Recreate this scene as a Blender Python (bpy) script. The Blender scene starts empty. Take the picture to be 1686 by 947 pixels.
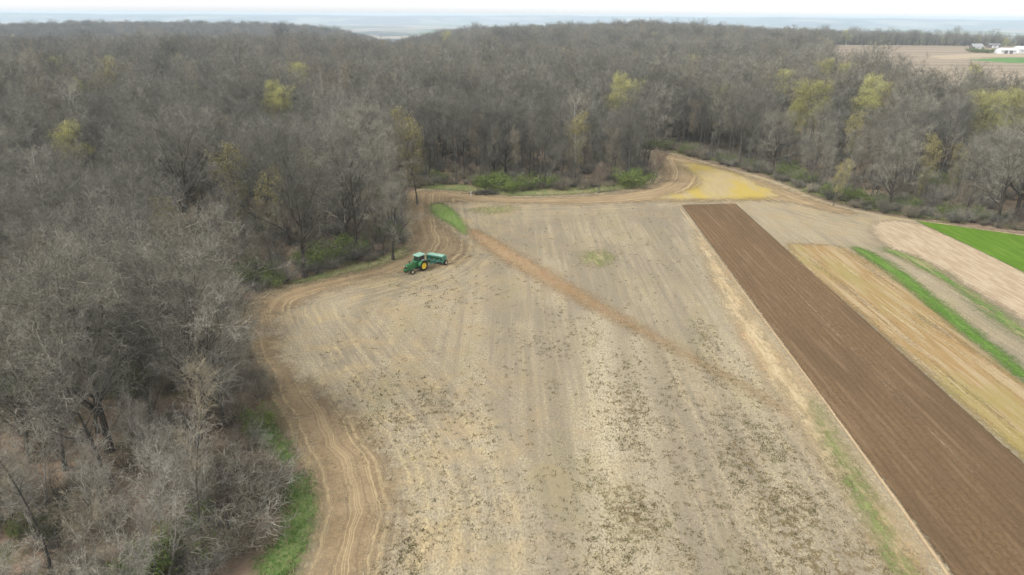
import bpy, bmesh, math, random
import numpy as np
from mathutils import Vector, Matrix

# ------------------------------------------------------------------ camera, sky, sun, exposure
S = bpy.context.scene
COL = S.collection
CAM_H = 40.0
PITCH, ROLL, FPX = math.radians(21.75), math.radians(0.35), 1124.0
fw = np.array([0, math.cos(PITCH), -math.sin(PITCH)])
rt0 = np.array([1.0, 0, 0]); up0 = np.array([0, math.sin(PITCH), math.cos(PITCH)])
rt = rt0 * math.cos(ROLL) + up0 * math.sin(ROLL)
up = up0 * math.cos(ROLL) - rt0 * math.sin(ROLL)
cd = bpy.data.cameras.new("camera"); cam = bpy.data.objects.new("camera", cd); COL.objects.link(cam)
cd.sensor_width = 36.0; cd.lens = 36.0 * FPX / 1686.0; cd.clip_start = 0.5; cd.clip_end = 60000
cam.matrix_world = Matrix(((rt[0], up[0], -fw[0], 0), (rt[1], up[1], -fw[1], 0), (rt[2], up[2], -fw[2], CAM_H), (0, 0, 0, 1)))
S.camera = cam

SUN_EL, SUN_AZ = math.radians(50), math.radians(-115)     # azimuth from +Y, clockwise
w = bpy.data.worlds.new("World"); S.world = w; w.use_nodes = True
wn, wl = w.node_tree.nodes, w.node_tree.links
bg = wn["Background"]; sky = wn.new("ShaderNodeTexSky"); sky.sky_type = 'NISHITA'; sky.sun_disc = False
sky.sun_elevation = SUN_EL; sky.sun_rotation = SUN_AZ; sky.air_density = 1.0; sky.dust_density = 1.0; sky.ozone_density = 1.0
hs = wn.new("ShaderNodeHueSaturation"); hs.inputs["Saturation"].default_value = 0.06
wl.new(sky.outputs[0], hs.inputs["Color"]); wl.new(hs.outputs[0], bg.inputs["Color"]); bg.inputs["Strength"].default_value = 0.14
sd = bpy.data.lights.new("sun", 'SUN'); sd.energy = 1.4; sd.angle = math.radians(24); sd.color = (1.0, 0.96, 0.9)
sun = bpy.data.objects.new("sun", sd); COL.objects.link(sun)
sv = Vector((math.sin(SUN_AZ) * math.cos(SUN_EL), math.cos(SUN_AZ) * math.cos(SUN_EL), math.sin(SUN_EL)))
sun.rotation_euler = (-sv).to_track_quat('-Z', 'Y').to_euler(); sun.location = sv * 200
S.view_settings.view_transform = 'Standard'; S.view_settings.look = 'None'
S.view_settings.exposure = 1.08; S.view_settings.gamma = 1.0; S.view_settings.use_curve_mapping = False
S.render.engine = 'CYCLES'
cy = S.cycles
cy.max_bounces = 4; cy.diffuse_bounces = 2; cy.glossy_bounces = 2; cy.transmission_bounces = 2; cy.volume_bounces = 2
cy.transparent_max_bounces = 12; cy.caustics_reflective = False; cy.caustics_refractive = False
cy.pixel_filter_type = 'BLACKMAN_HARRIS'; cy.filter_width = 1.5
cy.use_denoising = True; cy.denoising_prefilter = 'ACCURATE'; cy.denoising_input_passes = 'RGB_ALBEDO_NORMAL'
cy.use_adaptive_sampling = True; cy.adaptive_threshold = 0.008

random.seed(7); RNG = np.random.default_rng(11)

def P(px, py, z=0.0):
    """the point of the level z that the photograph shows at a pixel (1686 x 947)"""
    d = fw * FPX + rt * (px - 843) + up * (473.5 - py)
    t = (z - CAM_H) / d[2]
    return np.array([d[0] * t, d[1] * t])
def PP(pts, z=0.0): return np.array([P(a, b, z) for a, b in pts])
def proj(x, y, z):
    v = np.stack([x, y, z - CAM_H], -1)
    a = FPX / np.maximum(v @ fw, 1e-3)
    return 843 + (v @ rt) * a, 473.5 - (v @ up) * a, (v @ fw)

# ------------------------------------------------------------------ node helpers
class NT:
    def __init__(s, name):
        s.m = bpy.data.materials.new(name); s.m.use_nodes = True
        s.n, s.l = s.m.node_tree.nodes, s.m.node_tree.links
        s.b = s.n["Principled BSDF"]; s.b.inputs["Roughness"].default_value = 0.9
        s.b.inputs["Specular IOR Level"].default_value = 0.06
        s._c = None
    def lk(s, v, sock):
        if hasattr(v, "is_linked"): s.l.new(v, sock)
        elif isinstance(v, (tuple, list)):
            sock.default_value = tuple(v) + ((1.0,) if len(v) == 3 and len(sock.default_value) == 4 else ())
        else: sock.default_value = v
    def coord(s):
        if s._c is None:
            s._c = s.n.new("ShaderNodeNewGeometry").outputs["Position"]
        return s._c
    def vec(s, scale=(1, 1, 1), rot=0.0, loc=(0, 0, 0), v=None):
        k = s.n.new("ShaderNodeMapping"); s.lk(v or s.coord(), k.inputs[0])
        k.inputs["Scale"].default_value = scale; k.inputs["Rotation"].default_value = (0, 0, rot); k.inputs["Location"].default_value = loc
        return k.outputs[0]
    def noise(s, v, scale, detail=3, rough=0.55, dist=0.0):
        k = s.n.new("ShaderNodeTexNoise"); s.lk(v, k.inputs["Vector"])
        k.inputs["Scale"].default_value = scale; k.inputs["Detail"].default_value = detail
        k.inputs["Roughness"].default_value = rough; k.inputs["Distortion"].default_value = dist
        return k.outputs["Fac"]
    def math(s, op, a, b=0.0, clamp=False):
        k = s.n.new("ShaderNodeMath"); k.operation = op; k.use_clamp = clamp
        s.lk(a, k.inputs[0]); s.lk(b, k.inputs[1]); return k.outputs[0]
    def rng(s, v, a, b, c=0.0, d=1.0):
        k = s.n.new("ShaderNodeMapRange"); k.interpolation_type = 'SMOOTHSTEP' if (c, d) == (0.0, 1.0) else 'LINEAR'
        s.lk(v, k.inputs[0])
        for i, q in enumerate((a, b, c, d)): k.inputs[i + 1].default_value = q
        return k.outputs[0]
    def mix(s, f, a, b, mode='MIX'):
        k = s.n.new("ShaderNodeMix"); k.data_type = 'RGBA'; k.blend_type = mode
        s.lk(f, k.inputs[0]); s.lk(a, k.inputs[6]); s.lk(b, k.inputs[7]); return k.outputs[2]
    def attr(s, name):
        k = s.n.new("ShaderNodeAttribute"); k.attribute_name = name; return k.outputs["Fac"]
    def rand(s): return s.n.new("ShaderNodeObjectInfo").outputs["Random"]
    def bump(s, h, strength=0.5, dist=0.1):
        k = s.n.new("ShaderNodeBump"); s.lk(h, k.inputs["Height"]); k.inputs["Strength"].default_value = strength
        k.inputs["Distance"].default_value = dist; s.l.new(k.outputs[0], s.b.inputs["Normal"])
    def out(s, color, alpha=None):
        s.lk(color, s.b.inputs["Base Color"])
        if alpha is not None: s.lk(alpha, s.b.inputs["Alpha"])
        return s.m
    def edge(s, soft=0.6, amp=1.5, scale=0.8, rows=False):
        """ragged border: alpha from the distance to the sheet's own border, broken up by noise"""
        n = s.math('MULTIPLY', s.math('SUBTRACT', s.noise(s.coord(), scale, 6, 0.75), 0.5), amp * 1.6)
        f = s.math('MULTIPLY', s.math('SUBTRACT', s.noise(s.vec((1, 0.5, 1), rot=0.04), 3.5, 3, 0.8), 0.5), amp * 2.2)
        return s.rng(s.math('ADD', s.attr("inside"), s.math('ADD', n, f)), -soft * 1.5, soft * 1.5)

# ------------------------------------------------------------------ mesh helpers
def new_mesh(name, verts, tris=None, quads=None, mats=(), mat_idx=None, smooth=False):
    me = bpy.data.meshes.new(name)
    verts = np.asarray(verts, np.float32)
    parts, starts, tot, off = [], [], [], 0
    for arr, k in ((tris, 3), (quads, 4)):
        if arr is not None and len(arr):
            a = np.asarray(arr, np.int32)
            parts.append(a.ravel()); starts.append(off + np.arange(len(a)) * k); tot.append(np.full(len(a), k)); off += len(a) * k
    loops = np.concatenate(parts).astype(np.int32); st = np.concatenate(starts).astype(np.int32); tt = np.concatenate(tot).astype(np.int32)
    me.vertices.add(len(verts)); me.vertices.foreach_set("co", verts.ravel())
    me.loops.add(len(loops)); me.loops.foreach_set("vertex_index", loops)
    me.polygons.add(len(st)); me.polygons.foreach_set("loop_start", st); me.polygons.foreach_set("loop_total", tt)
    if mat_idx is not None: me.polygons.foreach_set("material_index", np.asarray(mat_idx, np.int32))
    me.polygons.foreach_set("use_smooth", np.full(len(st), smooth, bool))
    for m in mats: me.materials.append(m)
    me.update(calc_edges=True)
    return me
def add_attr(me, name, data, typ='FLOAT'):
    a = me.attributes.new(name, typ, 'POINT')
    a.data.foreach_set('vector' if typ == 'FLOAT_VECTOR' else 'value', np.asarray(data, np.int32 if typ == 'INT' else np.float32).ravel())
def link(name, me, parent=None):
    o = bpy.data.objects.new(name, me); COL.objects.link(o)
    if parent: o.parent = parent
    return o
def tag(o, label=None, cat=None, group=None, kind=None):
    for k, v in (("label", label), ("category", cat), ("group", group), ("kind", kind)):
        if v: o[k] = v
    return o
def empty(name, loc, rz=0.0):
    o = bpy.data.objects.new(name, None); COL.objects.link(o); o.location = loc; o.rotation_euler = (0, 0, rz); o.empty_display_size = 0.5
    return o

def sdf(poly, X, Y):
    """signed distance to a polygon, positive inside"""
    p = np.asarray(poly); q = np.roll(p, -1, 0)
    best = np.full(X.shape, 1e18); ins = np.zeros(X.shape, bool)
    for (ax, ay), (bx, by) in zip(p, q):
        ex, ey = bx - ax, by - ay
        t = np.clip(((X - ax) * ex + (Y - ay) * ey) / (ex * ex + ey * ey + 1e-12), 0, 1)
        best = np.minimum(best, (X - ax - t * ex) ** 2 + (Y - ay - t * ey) ** 2)
        if ey != 0:
            c = ((ay > Y) != (by > Y)) & (X < ex * (Y - ay) / ey + ax)
            ins ^= c
    return np.where(ins, 1, -1) * np.sqrt(best)
def smooth_poly(p, it=2, closed=True):
    p = np.asarray(p, float)
    for _ in range(it):
        q = np.roll(p, -1, 0)
        p = np.stack([p * .75 + q * .25, p * .25 + q * .75], 1).reshape(-1, 2)
    return p

# ------------------------------------------------------------------ layout of the place (metres)
WOOD_EDGE_PX = [(470, 1010), (485, 947), (515, 870), (518, 815), (498, 765), (470, 700), (440, 640), (415, 575), (396, 515), (425, 482), (490, 462), (560, 447), (630, 432),
                (672, 405), (664, 372), (668, 340), (672, 310), (760, 306), (830, 319), (900, 317), (1000, 313), (1065, 304), (1082, 280), (1062, 246),
                (1090, 247), (1180, 271), (1280, 297), (1350, 330), (1450, 354), (1560, 369), (1686, 387)]
edge_w = PP(WOOD_EDGE_PX)
FIELD = np.vstack([edge_w, [[135, 121], [190, 100], [190, -20], [-14, -20], [-16, 15]]])
FIELD = smooth_poly(FIELD, 2)
farf = np.vstack([PP([(1375, 75), (1790, 79)]), [P(1372, 80, 23), P(1440, 86, 23), P(1500, 100, 22), P(1530, 118, 20), P(1600, 124, 20), P(1700, 128, 19), P(1800, 132, 19)][::-1]])
FARFIELD = farf

def az_px(x, y): return 843 + FPX * x / (np.maximum(y, 1e-3) * math.cos(PITCH))
RA = np.array([[-400, -12], [0, -12], [200, -12], [400, -16], [560, -20], [640, -21], [720, -8], [800, -2], [960, 4], [1040, 9], [1110, 7], [1200, 3], [1270, 0], [2200, 0]])
RB = np.array([[-400, -3], [0, -3], [100, 0], [200, 1], [300, 1], [420, 0], [500, -6], [560, -15], [620, -40], [680, -60], [2200, -60]])
def noise2(x, y, s, seed=0.0):
    return (np.sin(x / s + 1.3 + seed) * np.cos(y / s * 1.1 - 0.7 + seed * 2) + 0.6 * np.sin(x / s * 1.9 + y / s * 1.3 + seed) + 0.4 * np.cos(x / s * 3.1 - y / s * 2.7 + 2 * seed)) / 2.0
def sstep(a, b, v):
    t = np.clip((v - a) / (b - a), 0, 1); return t * t * (3 - 2 * t)
def ground_z(x, y):
    x = np.asarray(x, float); y = np.asarray(y, float)
    r = np.hypot(x, y); px = np.where(y > 5, az_px(x, y), np.where(x > 0, 2200, -400))
    a = np.interp(px, RA[:, 0], RA[:, 1]); b = np.interp(px, RB[:, 0], RB[:, 1])
    right = sstep(1230, 1340, px)
    z = noise2(x, y, 70) * 4.5 * sstep(240, 420, r) * (1 - right) * (1 - 0.6 * sstep(700, 1000, r)) - 4 * sstep(260, 420, r) * (1 - sstep(600, 950, r)) * (1 - right)
    z = z + a * sstep(350, 1050, r)
    t = sstep(1150, 1550, r)
    z = z * (1 - t) + t * np.where(px < 700, b, a - 70 * sstep(1150, 2100, r))
    lf = 1 - sstep(560, 680, px)     # a first ridge, a hollow, then the second ridge on the left
    z = z * (1 - lf * sstep(380, 520, r)) + lf * sstep(380, 520, r) * np.interp(r, [300, 700, 800, 1080, 1350, 1700, 3000], [-3, -2, -6, -32, -26, 0, 0]) + lf * sstep(1380, 1700, r) * b
    z = z * (1 - sstep(1750, 2700, r)) - 80 * sstep(1750, 2700, r)
    return z

# ------------------------------------------------------------------ ground sheet out to the horizon
def m_ground():
    t = NT("forest floor and valley")
    c = t.coord()
    n1 = t.noise(c, 0.05, 5, 0.6); n2 = t.noise(c, 0.9, 6, 0.7); n3 = t.noise(c, 0.16, 4, 0.6, 0.5); n4 = t.noise(c, 6.0, 3, 0.7)
    litter = t.mix(t.rng(n2, 0.35, 0.65), (0.175, 0.125, 0.085), (0.38, 0.285, 0.20))
    litter = t.mix(t.rng(n4, 0.45, 0.7), litter, (0.33, 0.25, 0.19))
    litter = t.mix(t.rng(n1, 0.4, 0.62), litter, (0.17, 0.125, 0.09))
    green = t.mix(t.rng(n2, 0.35, 0.65), (0.055, 0.075, 0.03), (0.13, 0.145, 0.06))
    wood = t.mix(t.math('MULTIPLY', t.rng(n3, 0.5, 0.66), 0.75), litter, green)
    # valley floor: patchwork of fields
    k = t.n.new("ShaderNodeTexVoronoi"); t.lk(t.vec((1, 0.7, 1)), k.inputs["Vector"]); k.inputs["Scale"].default_value = 0.0022
    f = t.n.new("ShaderNodeSeparateColor"); t.l.new(k.outputs["Color"], f.inputs[0])
    field = t.mix(f.outputs[0], (0.34, 0.28, 0.20), (0.20, 0.17, 0.12)); field = t.mix(t.rng(f.outputs[1], 0.62, 0.66), field, (0.09, 0.17, 0.05))
    field = t.mix(t.rng(t.noise(c, 0.0011, 5, 0.65), 0.50, 0.54), field, (0.045, 0.05, 0.04))
    z = t.n.new("ShaderNodeSeparateXYZ"); t.lk(c, z.inputs[0])
    t.bump(n2, 0.6, 0.25)
    return t.out(t.mix(t.rng(z.outputs[2], -60, -72), wood, field))
M_GROUND = m_ground()
rr = np.concatenate([[0.0], np.geomspace(6, 18000, 225)]); aa = np.linspace(0, 2 * math.pi, 540, endpoint=False)
RR, AA = np.meshgrid(rr[1:], aa, indexing='ij')
gx, gy = (RR * np.sin(AA)).ravel(), (RR * np.cos(AA)).ravel()
gz = ground_z(gx, gy)
V = np.vstack([[[0, 0, 0]], np.stack([gx, gy, gz], 1)])
na, nr = len(aa), len(rr) - 1
i = np.arange(nr - 1)[:, None] * na; j = np.arange(na)[None, :]; j2 = (j + 1) % na
quads = np.stack([(i + j + 1).ravel(), (i + na + j + 1).ravel(), (i + na + j2 + 1).ravel(), (i + j2 + 1).ravel()], 1)[:, ::-1]
tris = np.stack([np.zeros(na, int), 1 + np.arange(na), 1 + (np.arange(na) + 1) % na], 1)[:, ::-1]
tag(link("ground", new_mesh("ground", V, tris, quads, [M_GROUND], smooth=True)), kind="structure")

# far hills on the other side of the valley
def m_hills():
    t = NT("wooded far hills"); c = t.coord()
    return t.out(t.mix(t.rng(t.noise(c, 0.0012, 5, 0.6), 0.52, 0.60), (0.04, 0.045, 0.04), (0.26, 0.23, 0.17)))
ha = np.linspace(-1.0, 1.0, 500); hr = np.linspace(10500, 17000, 22)
HR, HA = np.meshgrid(hr, ha, indexing='ij')
hx, hy = HR * np.sin(HA), HR * np.cos(HA)
q = (HR - 10500) / 6500
front = 0.08 + 0.10 * np.sin(HA * 9 + 1) + 0.06 * np.sin(HA * 23 + 2)
prof = sstep(0, 1, np.clip((q - front) / 0.30, 0, 1))
crest = 28 + 8 * np.sin(HA * 7 + 0.6) + 6 * np.sin(HA * 17 + 1) + 4 * np.sin(HA * 41) + 2 * np.sin(HA * 93 + 1)
hz_ = -82 + prof * (82 + crest) * (0.86 + 0.14 * sstep(0.3, 0.8, q)) + (q > 0.35) * 1.0 * np.sin(HA * 160 + q * 30)
n0, n1_ = HR.shape
i = np.arange(n0 - 1)[:, None] * n1_; j = np.arange(n1_ - 1)[None, :]
quads = np.stack([(i + j).ravel(), (i + j + 1).ravel(), (i + n1_ + j + 1).ravel(), (i + n1_ + j).ravel()], 1)
tag(link("hills", new_mesh("hills", np.stack([hx.ravel(), hy.ravel(), hz_.ravel()], 1), None, quads, [m_hills()], smooth=True)), kind="structure")

# ------------------------------------------------------------------ field sheets
LIFT = [0.010]
def sheet(name, poly, mat, res=0.5, margin=2.5, smooth=2, clip=None, relief=None):
    LIFT[0] += 0.004
    poly = smooth_poly(poly, smooth) if smooth else np.asarray(poly)
    lo, hi = poly.min(0) - margin, poly.max(0) + margin
    if clip: lo = np.maximum(lo, clip[0]); hi = np.minimum(hi, clip[1])
    xs = np.arange(lo[0], hi[0] + res, res); ys = np.arange(lo[1], hi[1] + res, res)
    X, Y = np.meshgrid(xs, ys)
    e = sdf(poly, X, Y); d = sdf(FIELD, X, Y)
    keep = e > -margin
    c = keep[:-1, :-1] & keep[1:, :-1] & keep[:-1, 1:] & keep[1:, 1:]
    nx = X.shape[1]; I, J = np.nonzero(c)
    quads = np.stack([I * nx + J, I * nx + J + 1, (I + 1) * nx + J + 1, (I + 1) * nx + J], 1)
    used, inv = np.unique(quads, return_inverse=True); quads = inv.reshape(-1, 4)
    x, y = X.ravel()[used], Y.ravel()[used]
    z = np.full_like(x, LIFT[0])
    if relief is not None: z = z + relief(x, y, e.ravel()[used])
    me = new_mesh(name, np.stack([x, y, z], 1), None, quads, [mat], smooth=True)
    add_attr(me, "inside", e.ravel()[used]); add_attr(me, "woodside", d.ravel()[used])
    return tag(link(name, me), kind="structure")

def rows_uv(t): return t.vec((1, 0.06, 1), rot=0.03)

def m_field():
    t = NT("harvested field"); c = t.coord()
    d = t.attr("woodside")
    row = t.vec((1, 0.04, 1), rot=0.05)
    fine = t.noise(c, 3.2, 6, 0.75); fine2 = t.noise(t.vec((1, 0.5, 1), rot=0.05), 5.5, 4, 0.75)
    lines = t.noise(row, 1.3, 4, 0.65); wide = t.noise(row, 0.16, 3, 0.6, 0.3); big = t.noise(c, 0.045, 4, 0.55, 0.6); mid = t.noise(c, 0.22, 5, 0.65, 0.6)
    soil = t.mix(t.rng(fine, 0.3, 0.7), (0.190, 0.160, 0.113), (0.272, 0.232, 0.168))
    # straw lying in rows, thick in some bands and almost missing in others
    wob0 = t.math('ADD', d, t.math('MULTIPLY', t.math('SUBTRACT', t.noise(c, 0.10, 3), 0.5), 2.0))
    k0 = t.n.new("ShaderNodeTexNoise"); k0.noise_dimensions = '1D'; t.lk(wob0, k0.inputs["W"]); k0.inputs["Scale"].default_value = 1.1; k0.inputs["Detail"].default_value = 4; k0.inputs["Roughness"].default_value = 0.65
    mk = t.rng(t.math('ADD', d, t.math('MULTIPLY', t.noise(c, 0.06, 3), 16.0)), 38, 20)
    lines = t.math('ADD', t.math('MULTIPLY', lines, t.math('SUBTRACT', 1.0, mk)), t.math('MULTIPLY', k0.outputs["Fac"], mk))
    cover = t.math('ADD', t.math('MULTIPLY', wide, 0.9), t.math('ADD', t.math('MULTIPLY', big, 0.7), t.math('MULTIPLY', lines, 0.85)))
    straw_m = t.math('MULTIPLY', t.rng(cover, 1.10, 1.42), t.rng(fine2, 0.40, 0.62))
    straw = t.mix(t.rng(mid, 0.4, 0.62), (0.45, 0.375, 0.24), (0.39, 0.31, 0.185))
    col = t.mix(t.math('MULTIPLY', straw_m, 0.9), soil, straw)
    band = t.math('MULTIPLY', t.attr('strawy'), t.rng(t.math('ADD', t.math('MULTIPLY', fine2, 0.7), t.math('MULTIPLY', t.noise(c, 8.0, 2, 0.8), 0.3)), 0.42, 0.56))
    col = t.mix(band, col, (0.50, 0.435, 0.295))
    # warm tan flush, stronger towards the wood side
    warm = t.math('MULTIPLY', t.rng(mid, 0.44, 0.66), t.rng(d, 42, 8))
    col = t.mix(t.math('MULTIPLY', warm, 0.5), col, (0.37, 0.275, 0.15))
    # curved passes of the machine that follow the wood
    wob = t.math('ADD', d, t.math('MULTIPLY', t.math('SUBTRACT', t.noise(c, 0.12, 3), 0.5), 3.0))
    k = t.n.new("ShaderNodeTexNoise"); k.noise_dimensions = '1D'; t.lk(wob, k.inputs["W"]); k.inputs["Scale"].default_value = 0.8; k.inputs["Detail"].default_value = 6; k.inputs["Roughness"].default_value = 0.7
    cur = t.math('MULTIPLY', t.math('MULTIPLY', t.rng(k.outputs["Fac"], 0.46, 0.66), t.rng(d, 24, 8)), t.rng(mid, 0.36, 0.60))
    col = t.mix(t.math('MULTIPLY', t.math('MULTIPLY', cur, 1.0), t.rng(fine2, 0.38, 0.62)), col, (0.52, 0.42, 0.235))
    cur2 = t.math('MULTIPLY', t.rng(k.outputs["Fac"], 0.46, 0.34), t.rng(d, 30, 12))
    col = t.mix(t.math('MULTIPLY', cur2, 0.22), col, (0.25, 0.20, 0.14))
    # dark weeds in clumps
    sep = t.n.new("ShaderNodeSeparateXYZ"); t.lk(c, sep.inputs[0])
    oli = t.math('MULTIPLY', t.rng(t.noise(t.vec((1, 0.5, 1), loc=(7, 3, 0)), 0.11, 5, 0.65, 0.8), 0.50, 0.66), t.rng(fine, 0.35, 0.6))
    col = t.mix(t.math('MULTIPLY', oli, 0.45), col, (0.24, 0.215, 0.11))
    pale = t.math('MULTIPLY', t.rng(t.noise(t.vec((1, 0.8, 1), loc=(3, 9, 0)), 4.2, 3, 0.8), 0.56, 0.70), t.rng(cover, 1.06, 1.38))
    col = t.mix(t.math('MULTIPLY', pale, 0.8), col, (0.52, 0.45, 0.31))
    drk = t.rng(t.noise(t.vec((1, 1, 1), loc=(13, 1, 0)), 2.1, 4, 0.75), 0.40, 0.27)
    col = t.mix(t.math('MULTIPLY', drk, 0.45), col, (0.13, 0.105, 0.06))
    zone = t.math('ADD', t.noise(t.vec((1, 0.35, 1), rot=0.05), 0.13, 4, 0.65), t.math('MULTIPLY', t.attr("weedy"), 0.5))
    clump = t.noise(t.vec((1, 0.8, 1)), 1.7, 5, 0.68)
    wm = t.math('ADD', clump, t.math('MULTIPLY', t.math('SUBTRACT', zone, 0.72), 0.75))
    weeds = t.math('MULTIPLY', t.rng(wm, 0.585, 0.64), t.attr("weedable"))
    wc = t.mix(t.rng(fine, 0.35, 0.65), (0.135, 0.102, 0.055), (0.20, 0.155, 0.085))
    col = t.mix(t.math('MULTIPLY', weeds, 0.88), col, wc)
    t.bump(t.math('ADD', fine, t.math('MULTIPLY', lines, 0.8)), 0.5, 0.12)
    return t.out(col, t.edge(0.7, 1.6, 0.6))
fo = sheet("harvested_field", FIELD, m_field(), res=0.6, margin=3, smooth=0, clip=((-60, -18), (150, 260)))
me = fo.data; co = np.empty(len(me.vertices) * 3, np.float32); me.vertices.foreach_get("co", co); co = co.reshape(-1, 3)
# where weeds stand thick (a real spread of plants: thickest in a long band through the near middle of the field)
fx, fy = co[:, 0], co[:, 1]
dens = np.zeros(len(fx))
for (px, py, rx, ry, a) in [(1050, 700, 4, 16, 0.6), (1040, 860, 5, 8, 0.75), (1230, 740, 4, 6, 0.85), (1290, 850, 5, 9, 0.85), (1350, 930, 7, 5, 0.9), (1000, 660, 7, 9, 0.35), (1170, 570, 2.2, 7, 0.5),
                            (720, 670, 9, 7, 0.5), (870, 600, 6, 8, 0.2), (540, 510, 3, 2.4, 0.4), (545, 590, 2, 2, 0.5), (720, 520, 3, 3, 0.35), (1120, 900, 4, 6, 0.5), (790, 760, 5, 6, 0.4), (670, 900, 2.0, 4, 0.55), (1200, 640, 5, 8, 0.35), (1400, 800, 3, 7, 0.4), (1010, 800, 3.0, 8, .45)]:
    x0, y0 = P(px, py)
    dens = np.maximum(dens, a * np.exp(-(((fx - x0) / rx) ** 2 + ((fy - y0) / ry) ** 2)))
dens = dens * 0.8 - 0.35 * sstep(120, 145, fy)
sb = np.zeros(len(fx))
for a_, b_, w_, k_ in [((985, 520), (1010, 960), 2.6, .75), ((1045, 560), (1085, 960), 1.8, .5), ((865, 760), (880, 960), 1.2, .45), ((800, 700), (850, 960), 1.6, .5), ((700, 720), (740, 960), 2.4, .4), ((1240, 470), (1480, 960), 1.2, .45), ((1180, 480), (1350, 960), 1.5, .3), ((1130, 360), (1190, 560), .9, .35), ((560, 500), (480, 590), 3.0, .5), ((500, 600), (620, 680), 2.4, .4)]:
    q0, q1 = P(*a_), P(*b_); e_ = q1 - q0; t_ = np.clip(((fx - q0[0]) * e_[0] + (fy - q0[1]) * e_[1]) / (e_ @ e_), 0, 1)
    dd_ = np.hypot(fx - q0[0] - t_ * e_[0], fy - q0[1] - t_ * e_[1]); sb = np.maximum(sb, k_ * np.exp(-(dd_ / w_) ** 2))
add_attr(me, "strawy", sb)
add_attr(me, "weedy", dens)
add_attr(me, "weedable", sstep(5, 10, sdf(FIELD, fx, fy)) * (1 - sstep(133, 148, fy)))

def m_track():
    t = NT("bare headland soil"); c = t.coord(); d = t.attr("woodside")
    wob = t.math('ADD', d, t.math('MULTIPLY', t.math('SUBTRACT', t.noise(c, 0.15, 3), 0.5), 2.0))
    k = t.n.new("ShaderNodeTexNoise"); k.noise_dimensions = '1D'; t.lk(wob, k.inputs["W"]); k.inputs["Scale"].default_value = 1.25; k.inputs["Detail"].default_value = 4; k.inputs["Roughness"].default_value = 0.6
    n = t.noise(c, 2.6, 6, 0.75); m = t.noise(c, 0.18, 4, 0.6)
    col = t.mix(t.rng(m, 0.35, 0.65), (0.255, 0.186, 0.108), (0.325, 0.242, 0.145))
    col = t.mix(t.math('MULTIPLY', t.rng(k.outputs["Fac"], 0.46, 0.34), 0.6), col, (0.21, 0.15, 0.095))
    col = t.mix(t.math('MULTIPLY', t.rng(k.outputs["Fac"], 0.54, 0.60), 0.85), col, (0.46, 0.355, 0.205))
    col = t.mix(t.math('MULTIPLY', t.rng(n, 0.5, 0.72), 0.5), col, (0.44, 0.34, 0.19))
    col = t.mix(t.math('MULTIPLY', t.rng(n, 0.46, 0.30), 0.4), col, (0.17, 0.125, 0.075))
    t.bump(t.math('ADD', n, k.outputs["Fac"]), 0.6, 0.15)
    a = t.math('MULTIPLY', t.edge(2.2, 3.6, 0.35), t.rng(t.math('ADD', t.noise(c, 0.5, 5, 0.7), t.math('MULTIPLY', t.attr("inside"), 0.07)), 0.34, 0.62))
    return t.out(col, a)
M_TRACK = m_track()
sheet("dirt_track", PP([(476, 1010), (518, 890), (524, 810), (500, 750), (468, 700), (440, 640), (412, 572), (400, 520), (430, 500), (448, 560), (480, 612), (540, 655), (600, 700), (640, 760), (655, 830), (640, 900), (590, 1010)]), M_TRACK, margin=6)
sheet("dirt_track", PP([(398, 512), (436, 482), (500, 466), (570, 450), (640, 430), (676, 408), (680, 372), (668, 335), (670, 313), (760, 315), (840, 326), (950, 324), (1060, 314), (1100, 292),
                        (1068, 248), (1098, 252), (1190, 276), (1280, 304), (1350, 334), (1420, 350), (1400, 356), (1330, 340), (1270, 330), (1180, 333), (1080, 332), (950, 338), (800, 334), (735, 334), (708, 338),
                        (716, 358), (770, 402), (772, 430), (725, 440), (660, 450), (590, 464), (520, 486), (465, 516), (440, 560), (425, 575)]), M_TRACK, margin=6)

def m_mix(name, a, b, thr=(0.4, 0.62), scale=(1, 0.12, 1), rot=0.03, freq=1.2, c3=None, edge=(0.5, 1.2, 0.8), bump=0.4, holes=None, c4=None, fade=None):
    t = NT(name); c = t.coord(); r = t.vec(scale, rot=rot)
    n = t.noise(r, freq, 4, 0.65); f = t.noise(c, 3.0, 6, 0.75); big = t.noise(t.vec((1, 0.3, 1), rot=rot), 0.13, 4, 0.6)
    col = t.mix(t.rng(n, *thr), a, b)
    if c3: col = t.mix(t.math('MULTIPLY', t.rng(big, 0.45, 0.62), t.rng(f, 0.3, 0.6)), col, c3)
    if c4: col = t.mix(t.math('MULTIPLY', t.rng(n, 0.55, 0.68), t.rng(f, 0.35, 0.6)), col, c4)
    dark = tuple(0.62 * q for q in a)
    col = t.mix(t.math('MULTIPLY', t.rng(f, 0.46, 0.30), 0.6), col, dark)
    t.bump(t.math('ADD', f, n), bump, 0.12)
    al = t.edge(*edge)
    if holes:
        h = t.math('ADD', t.math('MULTIPLY', t.noise(t.vec((1, holes[2], 1), rot=rot), holes[1], 5, 0.7), 0.6), t.math('MULTIPLY', t.noise(t.vec((1, 0.5, 1), rot=rot), 3.2, 4, 0.8), 0.4))
        al = t.math('MULTIPLY', al, t.rng(t.math('ADD', h, t.math('MULTIPLY', t.attr("inside"), holes[3])), holes[0] - 0.12, holes[0] + 0.12))
    if fade:
        sp = t.n.new('ShaderNodeSeparateXYZ'); t.lk(c, sp.inputs[0]); al = t.math('MULTIPLY', al, t.rng(sp.outputs[0], *fade))
    return t.out(col, al)

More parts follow.
